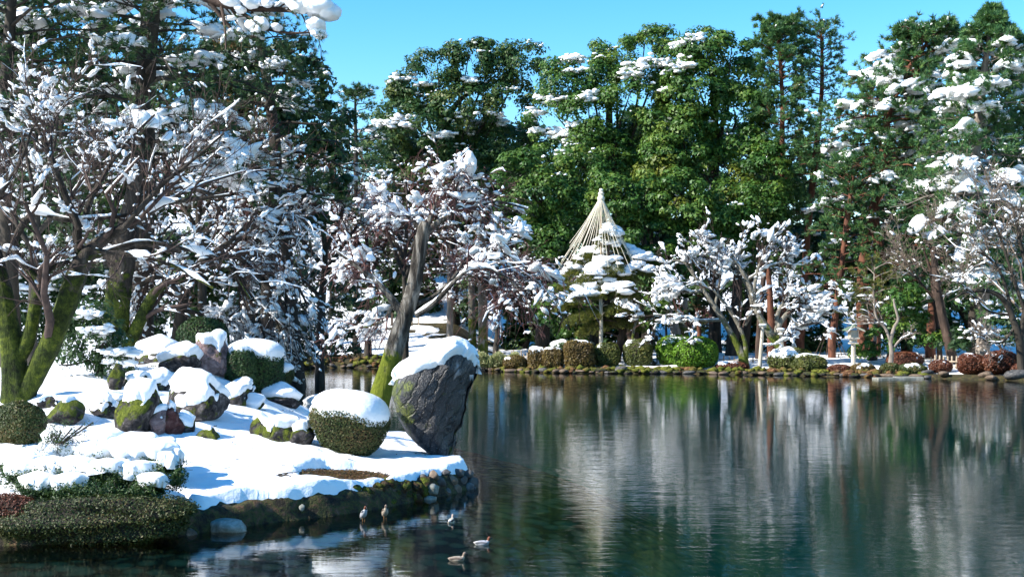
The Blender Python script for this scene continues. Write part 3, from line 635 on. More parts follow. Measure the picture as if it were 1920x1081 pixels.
# =================================================================== NEAR ISLAND
# --- big tilted boulder: rings (row, left, right) traced from its outline, given real depth
def tilted_boulder():
    d = 26.3; rows = [(868, 822, 834, .25), (856, 806, 842, .35), (840, 786, 849, .5), (815, 762, 852, .68), (798, 750, 861, .74), (775, 739, 866, .8), (750, 733, 874, .86), (725, 733, 881, .9), (705, 740, 889, .9), (690, 762, 891, .86), (676, 782, 889, .78), (664, 806, 882, .66), (655, 826, 870, .5), (649, 840, 858, .25)]
    K = 60; S = 72; q = resample([[a, b, c, e] for a, b, c, e in rows], K); g = np.array([(828-960)*d/F, d, gz((828-960)*d/F, d)])
    t = thing('tilted_boulder', 'huge dark standing boulder leaning to the right at the island tip under a snow cap', 'boulder', g)
    th = np.arange(S)*2*math.pi/S; c, s = np.cos(th), np.sin(th); p = 3.2; k = (np.abs(c)**p+np.abs(s)**p)**(-1/p)
    V = []
    for (row, l, r_, dep) in q:
        L, R_ = PX(l, row, d), PX(r_, row, d); cx, w = (L[0]+R_[0])/2, (R_[0]-L[0])/2
        tw = .22; X = k*c*w; Y = k*s*dep
        # the front face is split by a ridge: left part faces left-front, right part faces right
        Y = np.where(s < 0, Y+np.maximum(X/w-.28, 0)*dep*.85, Y); Y = np.where(s < 0, Y+np.maximum(-X/w-.55, 0)*dep*.7, Y)
        V.append(np.stack([cx+X, d+.35+Y, np.full(S, L[2])], 1))
    V = np.array(V).reshape(-1, 3); N0 = np.stack([np.tile(c, K), np.tile(s, K), 0*np.tile(c, K)], 1)
    st = V@np.array([.55, .1, .82]); strat = np.sin(st*22+2*noise(V, 2, 3))*.012
    V = V+N0*(.075*noise(V, 2.6, 41, 4)+.03*noise(V, 8, 42, 4)+.6*strat-.22*np.clip(.25-np.abs(noise(V@np.array([[.9, 0, .5], [0, 1, 0], [-.2, 0, .35]]), 3.2, 48, 3)), 0, 1)-.10*np.clip(.2-np.abs(noise(V, 8, 49, 2)), 0, 1))[:, None]
    V = np.vstack([V, V[-S:].mean(0)+[0, 0, .02], V[:S].mean(0)])
    i = np.arange(K-1)[:, None]*S; j = np.arange(S)[None]; jn = (j+1) % S; a = np.stack([i+j, i+jn, i+S+jn, i+S+j], -1).reshape(-1, 4)
    Fc = np.vstack([a[:, [0, 1, 2]], a[:, [0, 2, 3]], np.stack([(K-1)*S+j[0], (K-1)*S+jn[0], np.full(S, K*S)], 1), np.stack([jn[0], j[0], np.full(S, K*S+1)], 1)])
    m, nt, out = new_mat('dark_boulder'); n = noise_tex(nt, 2.2, 9, .5, (1, 1, .6)); n2 = noise_tex(nt, 26, 6); n3 = noise_tex(nt, 1.3, 5, .5, (1.6, 1, .35)); n5 = noise_tex(nt, 75, 3)
    base = ramp(nt, [(.36, (.003, .0035, .005)), (.48, (.011, .011, .014)), (.58, (.030, .029, .032)), (.68, (.12, .11, .11))], math_(nt, 'ADD', math_(nt, 'MULTIPLY', n.outputs[0], .6), math_(nt, 'MULTIPLY', n2.outputs[0], .4)))
    pale = ramp(nt, [(.58, (0, 0, 0)), (.63, (1, 1, 1))], n3.outputs[0]); c1 = mix(nt, pale.outputs[0], base.outputs[0], (.30, .29, .30))
    lich = ramp(nt, [(.62, (0, 0, 0)), (.66, (1, 1, 1))], n5.outputs[0]); c1 = mix(nt, lich.outputs[0], c1, (.34, .33, .33))
    tc = nt.nodes.new('ShaderNodeTexCoord'); sx = nt.nodes.new('ShaderNodeSeparateXYZ'); nt.links.new(tc.outputs['Object'], sx.inputs[0])
    mr = N_(nt, 'ShaderNodeMapRange'); mr.inputs[1].default_value = -.45; mr.inputs[2].default_value = -1.1; mr.inputs[4].default_value = .24; nt.links.new(sx.outputs[0], mr.inputs[0])
    n4 = noise_tex(nt, 2.4, 6, .3); mo = ramp(nt, [(.60, (0, 0, 0)), (.68, (1, 1, 1))], math_(nt, 'ADD', n4.outputs[0], mr.outputs[0]))
    wv = N_(nt, 'ShaderNodeTexWave', Scale=1.5, Distortion=7., Detail=4.); wv.inputs['Detail Scale'].default_value = 1.6; mpw = nt.nodes.new('ShaderNodeMapping'); mpw.inputs['Rotation'].default_value = (0, math.radians(-28), 0)
    nt.links.new(tc.outputs['Object'], mpw.inputs[0]); nt.links.new(mpw.outputs[0], wv.inputs['Vector']); ck = ramp(nt, [(.0, (.25,)*3), (.16, (1,)*3)], wv.outputs['Fac'])
    mm = nt.nodes.new('ShaderNodeMix'); mm.data_type = 'RGBA'; mm.blend_type = 'MULTIPLY'; mm.inputs[0].default_value = 1.; nt.links.new(c1, mm.inputs[6]); nt.links.new(ck.outputs[0], mm.inputs[7]); c1 = mm.outputs[2]
    mc = ramp(nt, MOSS, n2.outputs[0]); c1 = mix(nt, mo.outputs[0], c1, mc.outputs[0])
    bsdf(nt, out, c1, .5, math_(nt, 'ADD', math_(nt, 'ADD', n.outputs[0], math_(nt, 'MULTIPLY', ck.outputs[0], .5)), math_(nt, 'MULTIPLY', n2.outputs[0], .5)), 1., .09, .5)
    MB().add(V, Fc).build('rock', m, t)
    pxx = 960+V[:, 0]*F/V[:, 1]; line = np.interp(pxx, [733, 745, 790, 832, 850, 868, 884, 892], [726, 716, 700, 688, 672, 666, 684, 700]); zl = HC+(YH-line)*V[:, 1]/F
    Nn = vnormals(V, Fc); back = np.clip(V[:, 1]-d, 0, 1)*.05
    mk = sstep(-.03, .05, V[:, 2]-zl-back+.05*noise(V, 6, 44)+.02*noise(V, 17, 46))*sstep(-.45, -.05, Nn[:, 2]+.3*(pxx < 800))
    W = V+(np.array([-.02, -.08, 1.])*.16+Nn*.05)*(mk*(1+.22*noise(V, 4, 45)))[:, None]-Nn*((1-mk)*.1)[:, None]; keep = mk[Fc].max(1) > .02
    MB().add(W, biggest(Fc[keep])).build('snow_cap', M['snow'], t)
    ic = MB(); r = np.random.default_rng(3)
    for k in range(4):
        a = PX(884+r.uniform(-3, 4), 702, d+.1); ic.add(*tubes(np.array([[a, a-[0, 0, r.uniform(.08, .2)]]]), np.array([[.010, .001]]), 5))
    ic.build('icicles', M['snow'], t)
tilted_boulder()

# --- other boulders on the island
rock('large mossy green boulder with rounded snow cap behind the snowy azalea', 246, 822, 88, 96, 11, 'rock_green', .17, .68, lean=(.05, 0))
rock('pink wedge shaped rock leaning on the large mossy boulder', 296, 826, 60, 58, 12, 'rock_pink', .10, .75)
rock('dark red upright rock under snow right of the pink wedge', 322, 826, 42, 66, 13, 'rock_red', .13, .5)
rock('small dark grey rock with snow at right end of the red rock group', 344, 824, 36, 46, 14, 'rock', .10, .5)
rock('wide mossy boulder with thick snow dome in the middle of the island', 358, 790, 122, 84, 15, 'rock', .20, .42)
rock('tall pinkish boulder with moss collar and snow peak near the hedges', 394, 712, 66, 78, 16, 'rock_pink', .2, .45)
rock('little mossy stone poking out of the snow below the wide boulder', 388, 838, 52, 34, 17, 'rock_green', .05, .93, sink=.3)
rock('low mossy rock at left end of the row beside the round azalea', 492, 830, 56, 46, 18, 'rock_green', .12, .6)
rock('flat yellowish mossy rock between low rocks beside the round azalea', 530, 838, 74, 46, 19, 'rock_green', .14, .62)
rock('grey bare rock touching the left side of the round azalea', 566, 846, 46, 46, 20, 'rock', .12, .7)
rock('bright mossy mound of rock right of the big trunk foot', 114, 806, 78, 56, 21, 'rock_green', .07, .85)
rock('dark rock half under snow between mossy mound and large mossy boulder', 184, 790, 64, 44, 22, 'rock', .12, .6)
rock('dark rock behind the mossy mound near the trunk', 85, 778, 44, 36, 23, 'rock', .1, .6)
rock('upright mossy stone under the leafy camellia', 214, 742, 34, 62, 24, 'rock_green', .05, .85)
rock('dark broad rock under snow right of the upright mossy stone', 250, 738, 58, 36, 25, 'rock', .10, .6)
rock('long low rock showing mossy edges under a snow dome at the back', 292, 690, 92, 52, 26, 'rock', .2, .3)
rock('rounded snow covered boulder behind the wide mossy boulder', 330, 712, 82, 56, 27, 'rock', .24, .05)
rock('tiny dark stone left of two in the open snow', 430, 806, 13, 8, 28, 'rock', 0, sub=2)
rock('tiny reddish stone right of two in the open snow', 443, 808, 12, 9, 29, 'rock_red', 0, sub=2)
rock('small dark stone on the snow ridge above the two tiny stones', 458, 782, 14, 9, 30, 'rock', .03, .8, sub=2)
rock('snow mound with dark twig holes left of the round azalea', 528, 770, 70, 34, 31, 'rock', .22, -.1)
rock('low snow humped rock between the wide boulder and the small hedge row', 430, 765, 60, 34, 32, 'rock', .2, .2)
rock('half buried mossy rock on the right slope of the snow mound', 470, 775, 46, 26, 33, 'rock_green', .16, .35)
rock('dark rock peeping out under the snow behind the large mossy boulder', 292, 742, 56, 40, 34, 'rock', .16, .45)
rock('mossy rock at the left rim below the small clipped shrub', 30, 868, 44, 26, 35, 'rock_green', .08, .7)
rock('snow capped rock at the foot of the hedge block', 452, 748, 44, 32, 36, 'rock', .16, .3)
rock('small snow dome near the back edge of the island', 596, 772, 60, 26, 37, 'rock', .18, .0)
rock('dark mossy rock at right of the dappled snow', 216, 778, 40, 30, 38, 'rock_green', .10, .6)
# leaf litter on the bare ground
def litter_patch(label, cx, cy, rx, ry, seed, n=2600):
    r = np.random.default_rng(seed); a = r.uniform(0, 6.28, n); q = np.sqrt(r.uniform(0, 1, n)); p = np.stack([cx+rx*q*np.cos(a), cy+ry*q*np.sin(a)], 1); z = land(p)[0]
    C = np.column_stack([p, z+.015+.02*r.uniform(size=n)]); V, Fc, tn = leaves(C, nrm(rdir(n, r)*.6+[0, 0, 1]), .022*r.uniform(.5, 1.5, n), .45, r); tag(MB().add(V, Fc, tint=tn, smooth=False).build('leaf_litter', M['leaf_litter']), kind='stuff')
litter_patch('', -3.15, 23.45, .9, 1.0, 3, 3400); litter_patch('', -6.7, 19.8, 1.2, .6, 4)
# stones at the water line
def water_stone(label, px, py, wpx, hpx, seed, mat, d, T=0, lean=(0, 0), name='stone', parent=None):
    m = d/F; c = PX(px, py, d); w = wpx*m/2; hh = hpx*m/2
    V, Fc = rock_shape(c, w, w*.75, hh, seed, 3, cuts=6, rough=.035, lean=lean)
    if parent is not None: return MB().add(V, Fc).build(name, M[mat], parent)
    o = MB().add(V, Fc).build(name, M[mat], loc=c); return tag(o, label, 'stone')
water_stone('flat pale grey stone at the waterline below the shaded snow', 418, 988, 96, 34, 51, 'stone_pale', 20.0)
water_stone('small brown pointed stone in the water left of the flat grey stone', 353, 1001, 34, 26, 52, 'stone_warm', 19.55)
water_stone('round white stone set in the mossy earth bank', 566, 951, 12, 14, 53, 'stone_pale', 21.1)
def revetment():
    r = np.random.default_rng(5); t = thing('stone_revetment', 'pile of dark rounded cobbles facing the tip of the island', 'stone edging', (-1.3, 24, 0))
    P = [(800, 936, 34, 18), (836, 938, 30, 20), (866, 936, 24, 16), (802, 916, 40, 24), (834, 922, 22, 18), (852, 918, 26, 22), (876, 916, 24, 24), (888, 922, 18, 22), (822, 902, 26, 22), (846, 900, 24, 26), (866, 900, 20, 18), (884, 902, 20, 22), (790, 900, 26, 24), (812, 890, 22, 18), (860, 886, 20, 16), (878, 888, 20, 16), (891, 908, 12, 26), (786, 930, 14, 10), (850, 935, 16, 12), (880, 934, 20, 12), (836, 886, 18, 14), (893, 924, 14, 14)]
    for k, (px, py, w, h) in enumerate(P):
        d = 23.35+max(0, (px-800))*.0155+(935-py)*.006
        water_stone(None, px, py, w*1.1, h*1.05, 60+k, 'stone_pale' if k in (0, 3) else ('stone_warm' if k % 4 == 1 else 'stone'), d, parent=t)
revetment()
# mossy turf lumps hanging over the earth bank
def bank_turf():
    r = np.random.default_rng(8); mb = MB()
    px = np.concatenate([r.uniform(425, 800, 150), r.uniform(640, 790, 30)])
    for x in px:
        yb = np.interp(x, [425, 480, 620, 700, 800], [978, 970, 958, 946, 930]); yt = np.interp(x, [425, 480, 620, 640, 720, 800], [950, 938, 936, 918, 905, 895])
        y = r.uniform(yt+4, yb-3); d0 = 8050/(yb+4-590)+.10+.12*(yb-y)/30; s = r.uniform(.06, .15); d0 -= .08
        mb.add(*blobs(PX(x, y, d0), [[s*1.3, s, s*.9]], None, 2, .25, r, .9))
    tag(mb.build('bank_turf', mat_mossy('turf', [(.3, (.018, .010, .006)), (.55, (.06, .035, .018)), (.75, (.15, .085, .05))], MOSS, scale=4, thr=.5, bark_map=(1, 1, 1))), kind='stuff')
bank_turf()

# --- shrubs on the island
def cap_px(line, soft=.05, seed=3, keepback=True):
    xs, ys = zip(*line)
    def f(V, c, w, hh):
        pxx = 960+V[:, 0]*F/V[:, 1]; py = np.interp(pxx, xs, ys); yf = c[1]-w*.9; zl = HC+(YH-py)*yf/F
        return sstep(-soft, soft, V[:, 2]-zl+.05*noise(V, 5, seed)+.03*noise(V, 14, seed+1))
    return f
shrub('round clipped azalea with a thick smooth snow cap beside the leaning tree', 650, 866, 148, 120, 71, 'leaf_box', .125, n=20000, ls=.022, p=2.7, tilt=-.10, taper=.30, snowmask=cap_px([(575, 768), (600, 772), (640, 782), (680, 790), (725, 797)]), lump=.04)
shrub('low ground cover shrub hanging over the water at the left edge', 165, 1004, 345, 74, 72, 'leaf_box', 0, n=30000, ls=.021, p=2.4, depth=.34, d=18.75, zb=.03, name='ground_cover_shrub', lump=.36, stem=False)
shrub('reddish ground cover shrub spreading at the bottom left corner', 10, 990, 110, 80, 73, 'leaf_rust', 0, n=7000, ls=.02, p=2.4, depth=.6, d=18.9, zb=.06, name='ground_cover_shrub', lump=.14, stem=False)
shrub('small leafy clipped shrub at the foot of the big mossy trunk', 28, 846, 100, 92, 74, 'leaf_box', 0, n=12000, ls=.024, p=2.3, lump=.2)
shrub('dark hedge block with a snow slab behind the tall pinkish boulder', 468, 742, 112, 86, 75, 'leaf_dark', .2, .45, n=9000, ls=.035, p=3.2, name='clipped_hedge', cat='hedge')
shrub('slanting clipped shrub with a strip of snow at the edge of the pond', 504, 748, 84, 46, 76, 'leaf_box', .16, .35, n=7000, ls=.035, p=2.3, tilt=.55)
shrub('dark clipped shrub with snow hat at the very back of the island', 424, 660, 60, 54, 77, 'leaf_dark', .22, .3, n=4000, ls=.04, d=42)
shrub('dark leafy mound below the snow hat shrub', 372, 690, 96, 84, 78, 'leaf_dark', 0, n=6000, ls=.045, d=40.5, name='leafy_shrub')
shrub('low shrub at the island back edge buried in blue shaded snow', 630, 752, 100, 48, 79, 'leaf_dark', .18, .05, n=1800, ls=.03, d=31.5, name='leafy_shrub')
shrub('tall dark hedge mass left of the slanting shrub', 448, 735, 60, 84, 80, 'leaf_dark', .12, .6, n=4500, ls=.035, name='clipped_hedge', cat='hedge')
# sprawling azalea buried in snow
def sprawling():
    r = np.random.default_rng(9); d = 21.0; g = np.array([(170-960)*d/F, d, gz((170-960)*d/F, d)])
    t = thing('sprawling_azalea', 'sprawling dark leaved azalea weighed down by heavy lumps of snow', 'shrub', g); lf, sn, tw = MB(), MB(), MB()
    pads = [(60, 862, 48, 18, 0), (120, 852, 50, 22, .3), (190, 848, 56, 22, .1), (255, 852, 52, 24, -.1), (302, 856, 36, 30, -.3), (120, 822, 42, 22, .8), (185, 828, 50, 20, .8), (250, 836, 44, 18, .6), (300, 842, 30, 18, .3),
        (40, 884, 40, 18, -.3), (95, 884, 46, 22, -.4), (150, 880, 46, 20, -.4), (205, 884, 50, 24, -.5), (262, 890, 44, 24, -.6), (312, 884, 30, 30, -.6), (334, 868, 12, 26, -.4), (75, 908, 42, 16, -.6), (130, 910, 40, 18, -.7), (185, 912, 44, 16, -.8), (240, 914, 40, 16, -.8), (285, 908, 30, 16, -.8), (20, 866, 26, 16, -.1)]
    for (px, py, rx, ry, dd) in pads:
        dd += -.9 if py > 900 else (-.75 if py > 875 else 0)
        dk = d+dd; c = PX(px, py+4, dk); m = dk/F; w, hh = rx*m, ry*m
        V, Fc = shell_shape(c, w, w*.85, hh*.85, int(px+py), 2.2, 4, .16); V[:, 2] = np.maximum(V[:, 2], c[2]-hh*.6)
        low = py >= 874; n = 3600 if low else 2000; P, Nn = faces_area_points(V, Fc, n, r); k = (Nn[:, 2] < .55) | low; P, Nn = P[k], Nn[k]; P = P+Nn*r.uniform(-.12, .06, len(P))[:, None]+np.array([0, 0, -1])*r.uniform(0, .09, len(P))[:, None]
        k = noise(P, 9, 5, 2) > -.35; P, Nn = P[k], Nn[k]
        a, b, tn = leaves(P, nrm(Nn+rdir(len(P), r)), .026*r.uniform(.6, 1.3, len(P)), .45, r); lf.add(a, b, tint=tn, smooth=False)
        if py < 912:
            N = vnormals(V, Fc); nz_ = .22*noise(V, 9, 6, 3)+.10*noise(V, 24, 7, 2); mk = sstep(.20, .38, N[:, 2]+nz_+(.06 if py < 870 else -.45))
            sn.add(V+np.array([0, 0, 1.])*(mk*.11*(1+.45*noise(V, 8, 8)))[:, None]-N*((1-mk)*.08)[:, None], Fc[mk[Fc].max(1) > .02])
        b0 = np.array([c[0]*.6+g[0]*.4, dk, g[2]+.05]); P0 = np.array([resample([b0, (b0+c)/2+[0, 0, -.05], c+[0, 0, -.03]], 6)]); R0 = np.full((1, 6), .016)
        tw.add(*tubes(P0, R0, 5)); P1, R1, _ = grow(P0, R0, 7, .5, 50, t0=.4, jit=.3, rng=r, K=4, flat=.5, lmin=.25); tw.add(*tubes(P1, R1, 4))
    # bare twiggy sprigs at the upper left
    P0 = np.array([resample([PX(105, 870, d), PX(100, 845, d), PX(95+20*k, 815-6*k, d)], 6) for k in range(5)]); R0 = np.full((5, 6), .014)
    P1, R1, _ = grow(P0, R0, 8, .6, 45, t0=.2, jit=.3, rng=r, K=5); P2, R2, _ = grow(P1, R1, 4, .6, 45, t0=.3, jit=.3, rng=r, K=4)
    for a, b in ((P0, R0), (P1, R1), (P2, R2)): tw.add(*tubes(a, b, 4))
    a, b, tn = leaves(P2[:, -1].repeat(8, 0)+r.normal(0, .03, (len(P2)*8, 3)), rdir(len(P2)*8, r), .02, .45, r); lf.add(a, b, tint=tn, smooth=False)
    snow_on(sn, P1, R1, .4, .05, r, 2, n_per=1)
    tw.build('branches', M['bark_dark'], t, kind='stuff'); lf.build('foliage', M['leaf_dark'], t, kind='stuff'); sn.build('snow', M['snow'], t, kind='stuff')
sprawling()
# small sprigs poking out of the snow
for (px, py, n_, lab) in ((338, 706, 70, 'leafy sprig poking from the snow in front of the tall pinkish boulder'), (62, 735, 20, 'thin bare sprig in the dappled snow')):
    r = np.random.default_rng(px); g = G(px, py); t = thing('sprig', lab, 'plant', g)
    P0 = np.array([resample([g, g+[r.normal()*.1, 0, .15], g+[r.normal()*.35, 0, .28]], 5) for _ in range(6)]); MB().add(*tubes(P0, np.full((6, 5), .008), 4)).build('stems', M['bark_dark'], t)
    e = P0[:, 2:].reshape(-1, 3).repeat(n_//3, 0)+r.normal(0, .06, (18*(n_//3), 3)); a, b, tn = leaves(e, rdir(len(e), r), .032, .45, r); MB().add(a, b, tint=tn, smooth=False).build('foliage', M['leaf_dark'], t, kind='stuff')
# fallen twigs and chips on the snow
def litter(label, px, py, seed, n, L, r0=.012):
    r = np.random.default_rng(seed); g = G(px, py)+np.array([0, 0, .17]); P = []
    for k in range(n):
        a = r.uniform(-.5, .5); c = g+r.normal(0, .10, 3)*[1, 1, 0]; u = np.array([math.cos(a), -math.sin(a)*1.3, .05+.1*r.uniform()])*L*r.uniform(.5, 1); P.append(resample([c-u/2, c+r.normal(0, .02, 3), c+u/2], 5))
    o = MB().add(*tubes(np.array(P), np.full((n, 5), r0), 5)).build('fallen_twig', M['bark_dark'], loc=g); tag(o, label, 'twig')
litter('broken twigs lying on the bright open snow', 530, 908, 4, 5, .28); litter('bits of dark twig on the dappled snow near the big trunk', 132, 718, 5, 4, .3)
litter('single short twig on the snow left of the low mossy rocks', 468, 800, 6, 1, .15)

def snow_litter():
    r = np.random.default_rng(14); n = 260; p = np.column_stack([r.uniform(-9, -1.5, n), r.uniform(20, 33, n)]); h, s = land(p); m_, _, _ = snow_mask(p, s); k = (s > .5) & (m_ > .9); p, h = p[k], h[k]
    L = r.uniform(.02, .13, len(p)); a = r.uniform(0, 6.28, len(p)); dv = np.stack([np.cos(a), np.sin(a), .15+0*a], 1)*L[:, None]; c = np.column_stack([p, h+.17+.04*noise(p, 2.6, 26)])
    P = np.stack([c-dv/2, c+r.normal(0, .006, c.shape), c+dv/2], 1); tag(MB().add(*tubes(P, np.full((len(p), 3), .006), 4)).build('twig_litter', M['bark_dark']), kind='stuff')
snow_litter()
# --- trees of the island
bare_tree('old multi trunked maple with thick mossy limbs at the left edge', (40, 760), 27.0,
    [[(30, 790, 31), (30, 740, 26), (27, 690, 22), (20, 640, 20), (12, 600, 19), (2, 540, 17), (-14, 460, 14), (-20, 380, 11)],
     [(34, 768, 26), (50, 728, 22), (67, 700, 20), (96, 640, 20), (112, 600, 19), (128, 560, 19), (150, 500, 18), (176, 462, 13), (225, 432, 10), (262, 410, 8), (300, 385, 6), (352, 375, 4), (430, 366, 2.4)],
     [(34, 670, 15), (52, 640, 14), (64, 590, 12), (72, 545, 11), (80, 515, 10), (100, 500, 6), (130, 490, 4)],
     [(146, 515, 11.4), (146, 480, 9.9), (145, 440, 9.1), (146, 425, 8.4)],
     [(76, 528, 9.1), (28, 470, 7.6), (40, 425, 6.8), (70, 398, 6.1), (120, 412, 4.6), (200, 408, 3.8), (270, 398, 3.0)],
     [(150, 430, 6.8, -.3), (120, 360, 6.1, -.4), (98, 300, 4.6, -.5), (70, 240, 3.0, -.5), (40, 190, 2.3, -.5)],
     [(155, 425, 6.1, .3), (172, 370, 5.3, .4), (200, 320, 3.8, .5), (235, 270, 3.0, .5), (290, 215, 1.9, .5)],
     [(0, 520, 7.6, -.6), (-30, 420, 6.1, -.8), (10, 350, 4.6, -1), (40, 300, 3.0, -1), (60, 240, 2.3, -1)],
     [(230, 430, 6.1, -.4), (300, 350, 4.6, -.6), (350, 310, 3.0, -.8), (420, 250, 1.9, -1)],
     [(180, 470, 5.3, -.5), (260, 480, 4.2, -.8), (330, 500, 3.4, -1), (400, 540, 2.3, -1.2)],
     [(176, 480, 5.3, .5), (260, 455, 4.6, .9), (340, 465, 3.8, 1.2), (420, 490, 2.3, 1.4), (470, 560, 1.4, 1.5)]],
    [(6, .55, 42), (5, .6, 42), (5, .6, 38)], bark='bark_moss', twig='twig', snow=.62, th=.075, strip=.10, seed=101, thick=4, S=20, up=.30, n_per=2.3, lmin=.8, smax=1.9, cat='maple tree', name='maple_tree', tw_r=.0045)
bare_tree('leaning cherry tree with mossy lower trunk behind the tilted boulder', (714, 760), 31.0,
    [[(700, 800, 20.0), (712, 745, 19.2), (730, 685, 18.4), (748, 625, 16.8), (762, 585, 15.2), (775, 540, 14.4), (782, 500, 12.8), (788, 460, 12.0), (796, 425, 11.2), (800, 418, 8.8)],
     [(796, 440, 7.0), (820, 418, 5.7), (846, 402, 4.8), (858, 388, 4.4), (880, 392, 3.5, .2), (930, 378, 2.6, .4), (990, 392, 1.8, .5)],
     [(768, 600, 7.9), (745, 575, 7.9), (728, 552, 6.2), (700, 522, 4.4), (670, 500, 3.5), (630, 470, 2.2)],
     [(780, 592, 5.3, -.2), (812, 570, 5.3, -.3), (836, 545, 4.4, -.4), (862, 518, 3.5, -.6), (890, 500, 3.0, -.8), (930, 508, 2.2, -1), (980, 550, 1.8, -1), (1010, 610, 1.3, -1)],
     [(778, 570, 5.3, .2), (812, 556, 4.4, .4), (850, 522, 3.5, .6), (880, 475, 3.1, .8), (930, 470, 2.6, 1), (985, 500, 1.8, 1.2), (1030, 560, 1.3, 1.2)],
     [(798, 430, 5.3), (812, 395, 4.0), (822, 365, 2.6), (830, 340, 1.8)],
     [(856, 392, 3.5), (852, 365, 2.6), (862, 335, 1.8)],
     [(795, 440, 4.4, .2), (770, 410, 3.5, .3), (740, 390, 2.6, .5), (700, 380, 1.8, .5)],
     [(740, 565, 4.4, .5), (720, 600, 3.5, .7), (690, 610, 2.6, .9), (650, 620, 1.8, 1)]],
    [(9, .5, 45), (7, .55, 44), (4, .6, 40)], bark='bark_lean', twig='twig_red', snow=.62, th=.105, strip=.08, seed=105, thick=2, S=16, up=.12, droop=.45, n_per=2.4, lmin=.7, smax=2.3, cat='cherry tree', name='cherry_tree', snow_scale=1., tw_r=.006)

# --- leafy camellia behind the maple
leafy_tree('glossy leaved camellia with drooping snow right of the mossy maple', 190, 31, [(185, 620, 55, 48), (150, 660, 50, 42), (220, 680, 40, 40), (130, 620, 36, 40), (236, 720, 26, 26)], 111, 'leaf_dark', ls=.055, sub_r=.30, rsnow=.30, trunk_r=.08, name='camellia_bush', cat='bush', ssz=.13, nl=70, snow=[(165, 600, 3), (200, 640, 3), (218, 680, 4)])
# =================================================================== LEFT WOODLAND
bare_tree('dark leaning tree trunk behind the camellia', (215, 680), 41,
    [[(212, 700, 25), (214, 640, 24), (220, 560, 24), (232, 480, 22), (245, 400, 17), (262, 300, 13)], [(235, 660, 13), (258, 610, 12), (282, 560, 10), (300, 540, 8), (330, 520, 5), (390, 500, 3)], [(232, 470, 9), (270, 455, 7), (330, 470, 5), (400, 450, 3)], [(228, 500, 8), (180, 470, 6), (120, 480, 4)], [(250, 380, 7), (330, 350, 5), (420, 370, 3)]],
    [(9, .6, 45), (6, .6, 40), (4, .6, 40)], bark='bark_moss', twig='twig', snow=.7, th=.10, strip=.10, seed=112, thick=2, n_per=2.4, lmin=1.1, droop=.2, cat='tree')
bare_tree('drooping tree loaded with blue shaded snow over the hedges', (330, 690), 44,
    [[(330, 700, 14), (336, 620, 12), (350, 540, 10), (380, 490, 8), (420, 470, 6)], [(350, 540, 7), (420, 480, 6), (470, 500, 5), (520, 560, 4), (555, 620, 2)], [(360, 510, 6), (430, 455, 5), (490, 450, 4), (540, 500, 3), (575, 570, 2)], [(380, 490, 6), (430, 500, 5), (470, 560, 4), (500, 640, 2)], [(350, 560, 6), (300, 520, 5), (260, 540, 4), (240, 600, 2)], [(420, 465, 5), (470, 420, 4), (540, 400, 3), (580, 420, 2)], [(340, 580, 5), (380, 590, 4), (420, 600, 3), (450, 620, 2)]],
    [(12, .5, 45), (8, .55, 40), (4, .6, 35)], bark='bark_dark', twig='twig', snow=.95, th=.115, strip=.13, seed=113, thick=1, n_per=2.8, lmin=1.1, droop=.7, up=0, cat='snow laden tree', smax=1.8)
for k, (px, d, pts, lab) in enumerate([
    (470, 56, [[(470, 650, 9), (468, 560, 8), (476, 480, 6), (480, 420, 4), (470, 350, 2)], [(474, 500, 5), (520, 430, 4), (570, 380, 2)], [(472, 520, 5), (430, 440, 4), (400, 370, 2)], [(478, 450, 4), (530, 400, 3), (560, 330, 1.5)]], 'reddish twigged bare tree standing behind the drooping snow tree'),
    (600, 62, [[(600, 640, 7), (604, 560, 7), (610, 480, 5), (604, 420, 4), (596, 350, 2)], [(606, 520, 5), (650, 450, 3), (690, 400, 2)], [(606, 500, 5), (560, 440, 3), (530, 380, 2)], [(610, 470, 4), (640, 400, 3), (650, 350, 2)], [(604, 560, 4), (560, 520, 3), (500, 500, 2)]], 'fine twigged bare tree with snow dots over the rhododendron'),
    (380, 50, [[(380, 620, 9), (378, 500, 8), (372, 420, 6), (380, 350, 4), (390, 280, 2)], [(376, 460, 5), (420, 380, 4), (470, 320, 2)], [(374, 440, 5), (330, 360, 4), (300, 290, 2)], [(378, 400, 4), (430, 330, 3), (500, 290, 1.5)]], 'tall bare tree with long fine twigs in front of the pines'),
    (60, 36, [[(60, 640, 9), (64, 520, 8), (70, 420, 6), (60, 340, 4), (40, 250, 2)], [(66, 480, 6), (20, 400, 4), (-20, 330, 2)], [(68, 440, 6), (130, 370, 4), (180, 300, 2)], [(64, 360, 4), (100, 280, 3), (110, 200, 2)]], 'snow dotted bare tree behind the mossy maple at the left edge')]):
    bare_tree(lab, (px, 640), d, pts, [(10, .6, 42), (6, .6, 40), (5, .6, 35)], bark='bark_dark', twig='twig_red' if k != 3 else 'twig', snow=.65, th=.12*d/56+.02, strip=.08, seed=120+k, thick=1, n_per=2.4, lmin=1.4, cat='bare tree', smax=1.8, tw_r=.008)
leafy_tree('rhododendron thicket overhanging the far left bank', 600, 74, [(600, 560, 66, 60), (650, 590, 36, 60), (560, 640, 36, 44), (610, 640, 50, 40), (642, 650, 24, 30), (560, 560, 36, 50)], 131, 'leaf_rhodo', ls=.13, sub_r=.55, rsnow=.13, trunk_r=.12, name='rhododendron', cat='bush', ssz=.2, nl=70)
leafy_tree('green bush behind hedges left of the rhododendron', 500, 60, [(500, 620, 50, 50), (450, 600, 40, 40), (480, 560, 40, 40)], 132, 'leaf_rhodo', ls=.11, sub_r=.5, rsnow=.3, trunk_r=.12, name='evergreen_bush', cat='bush', ssz=.25, nl=70)
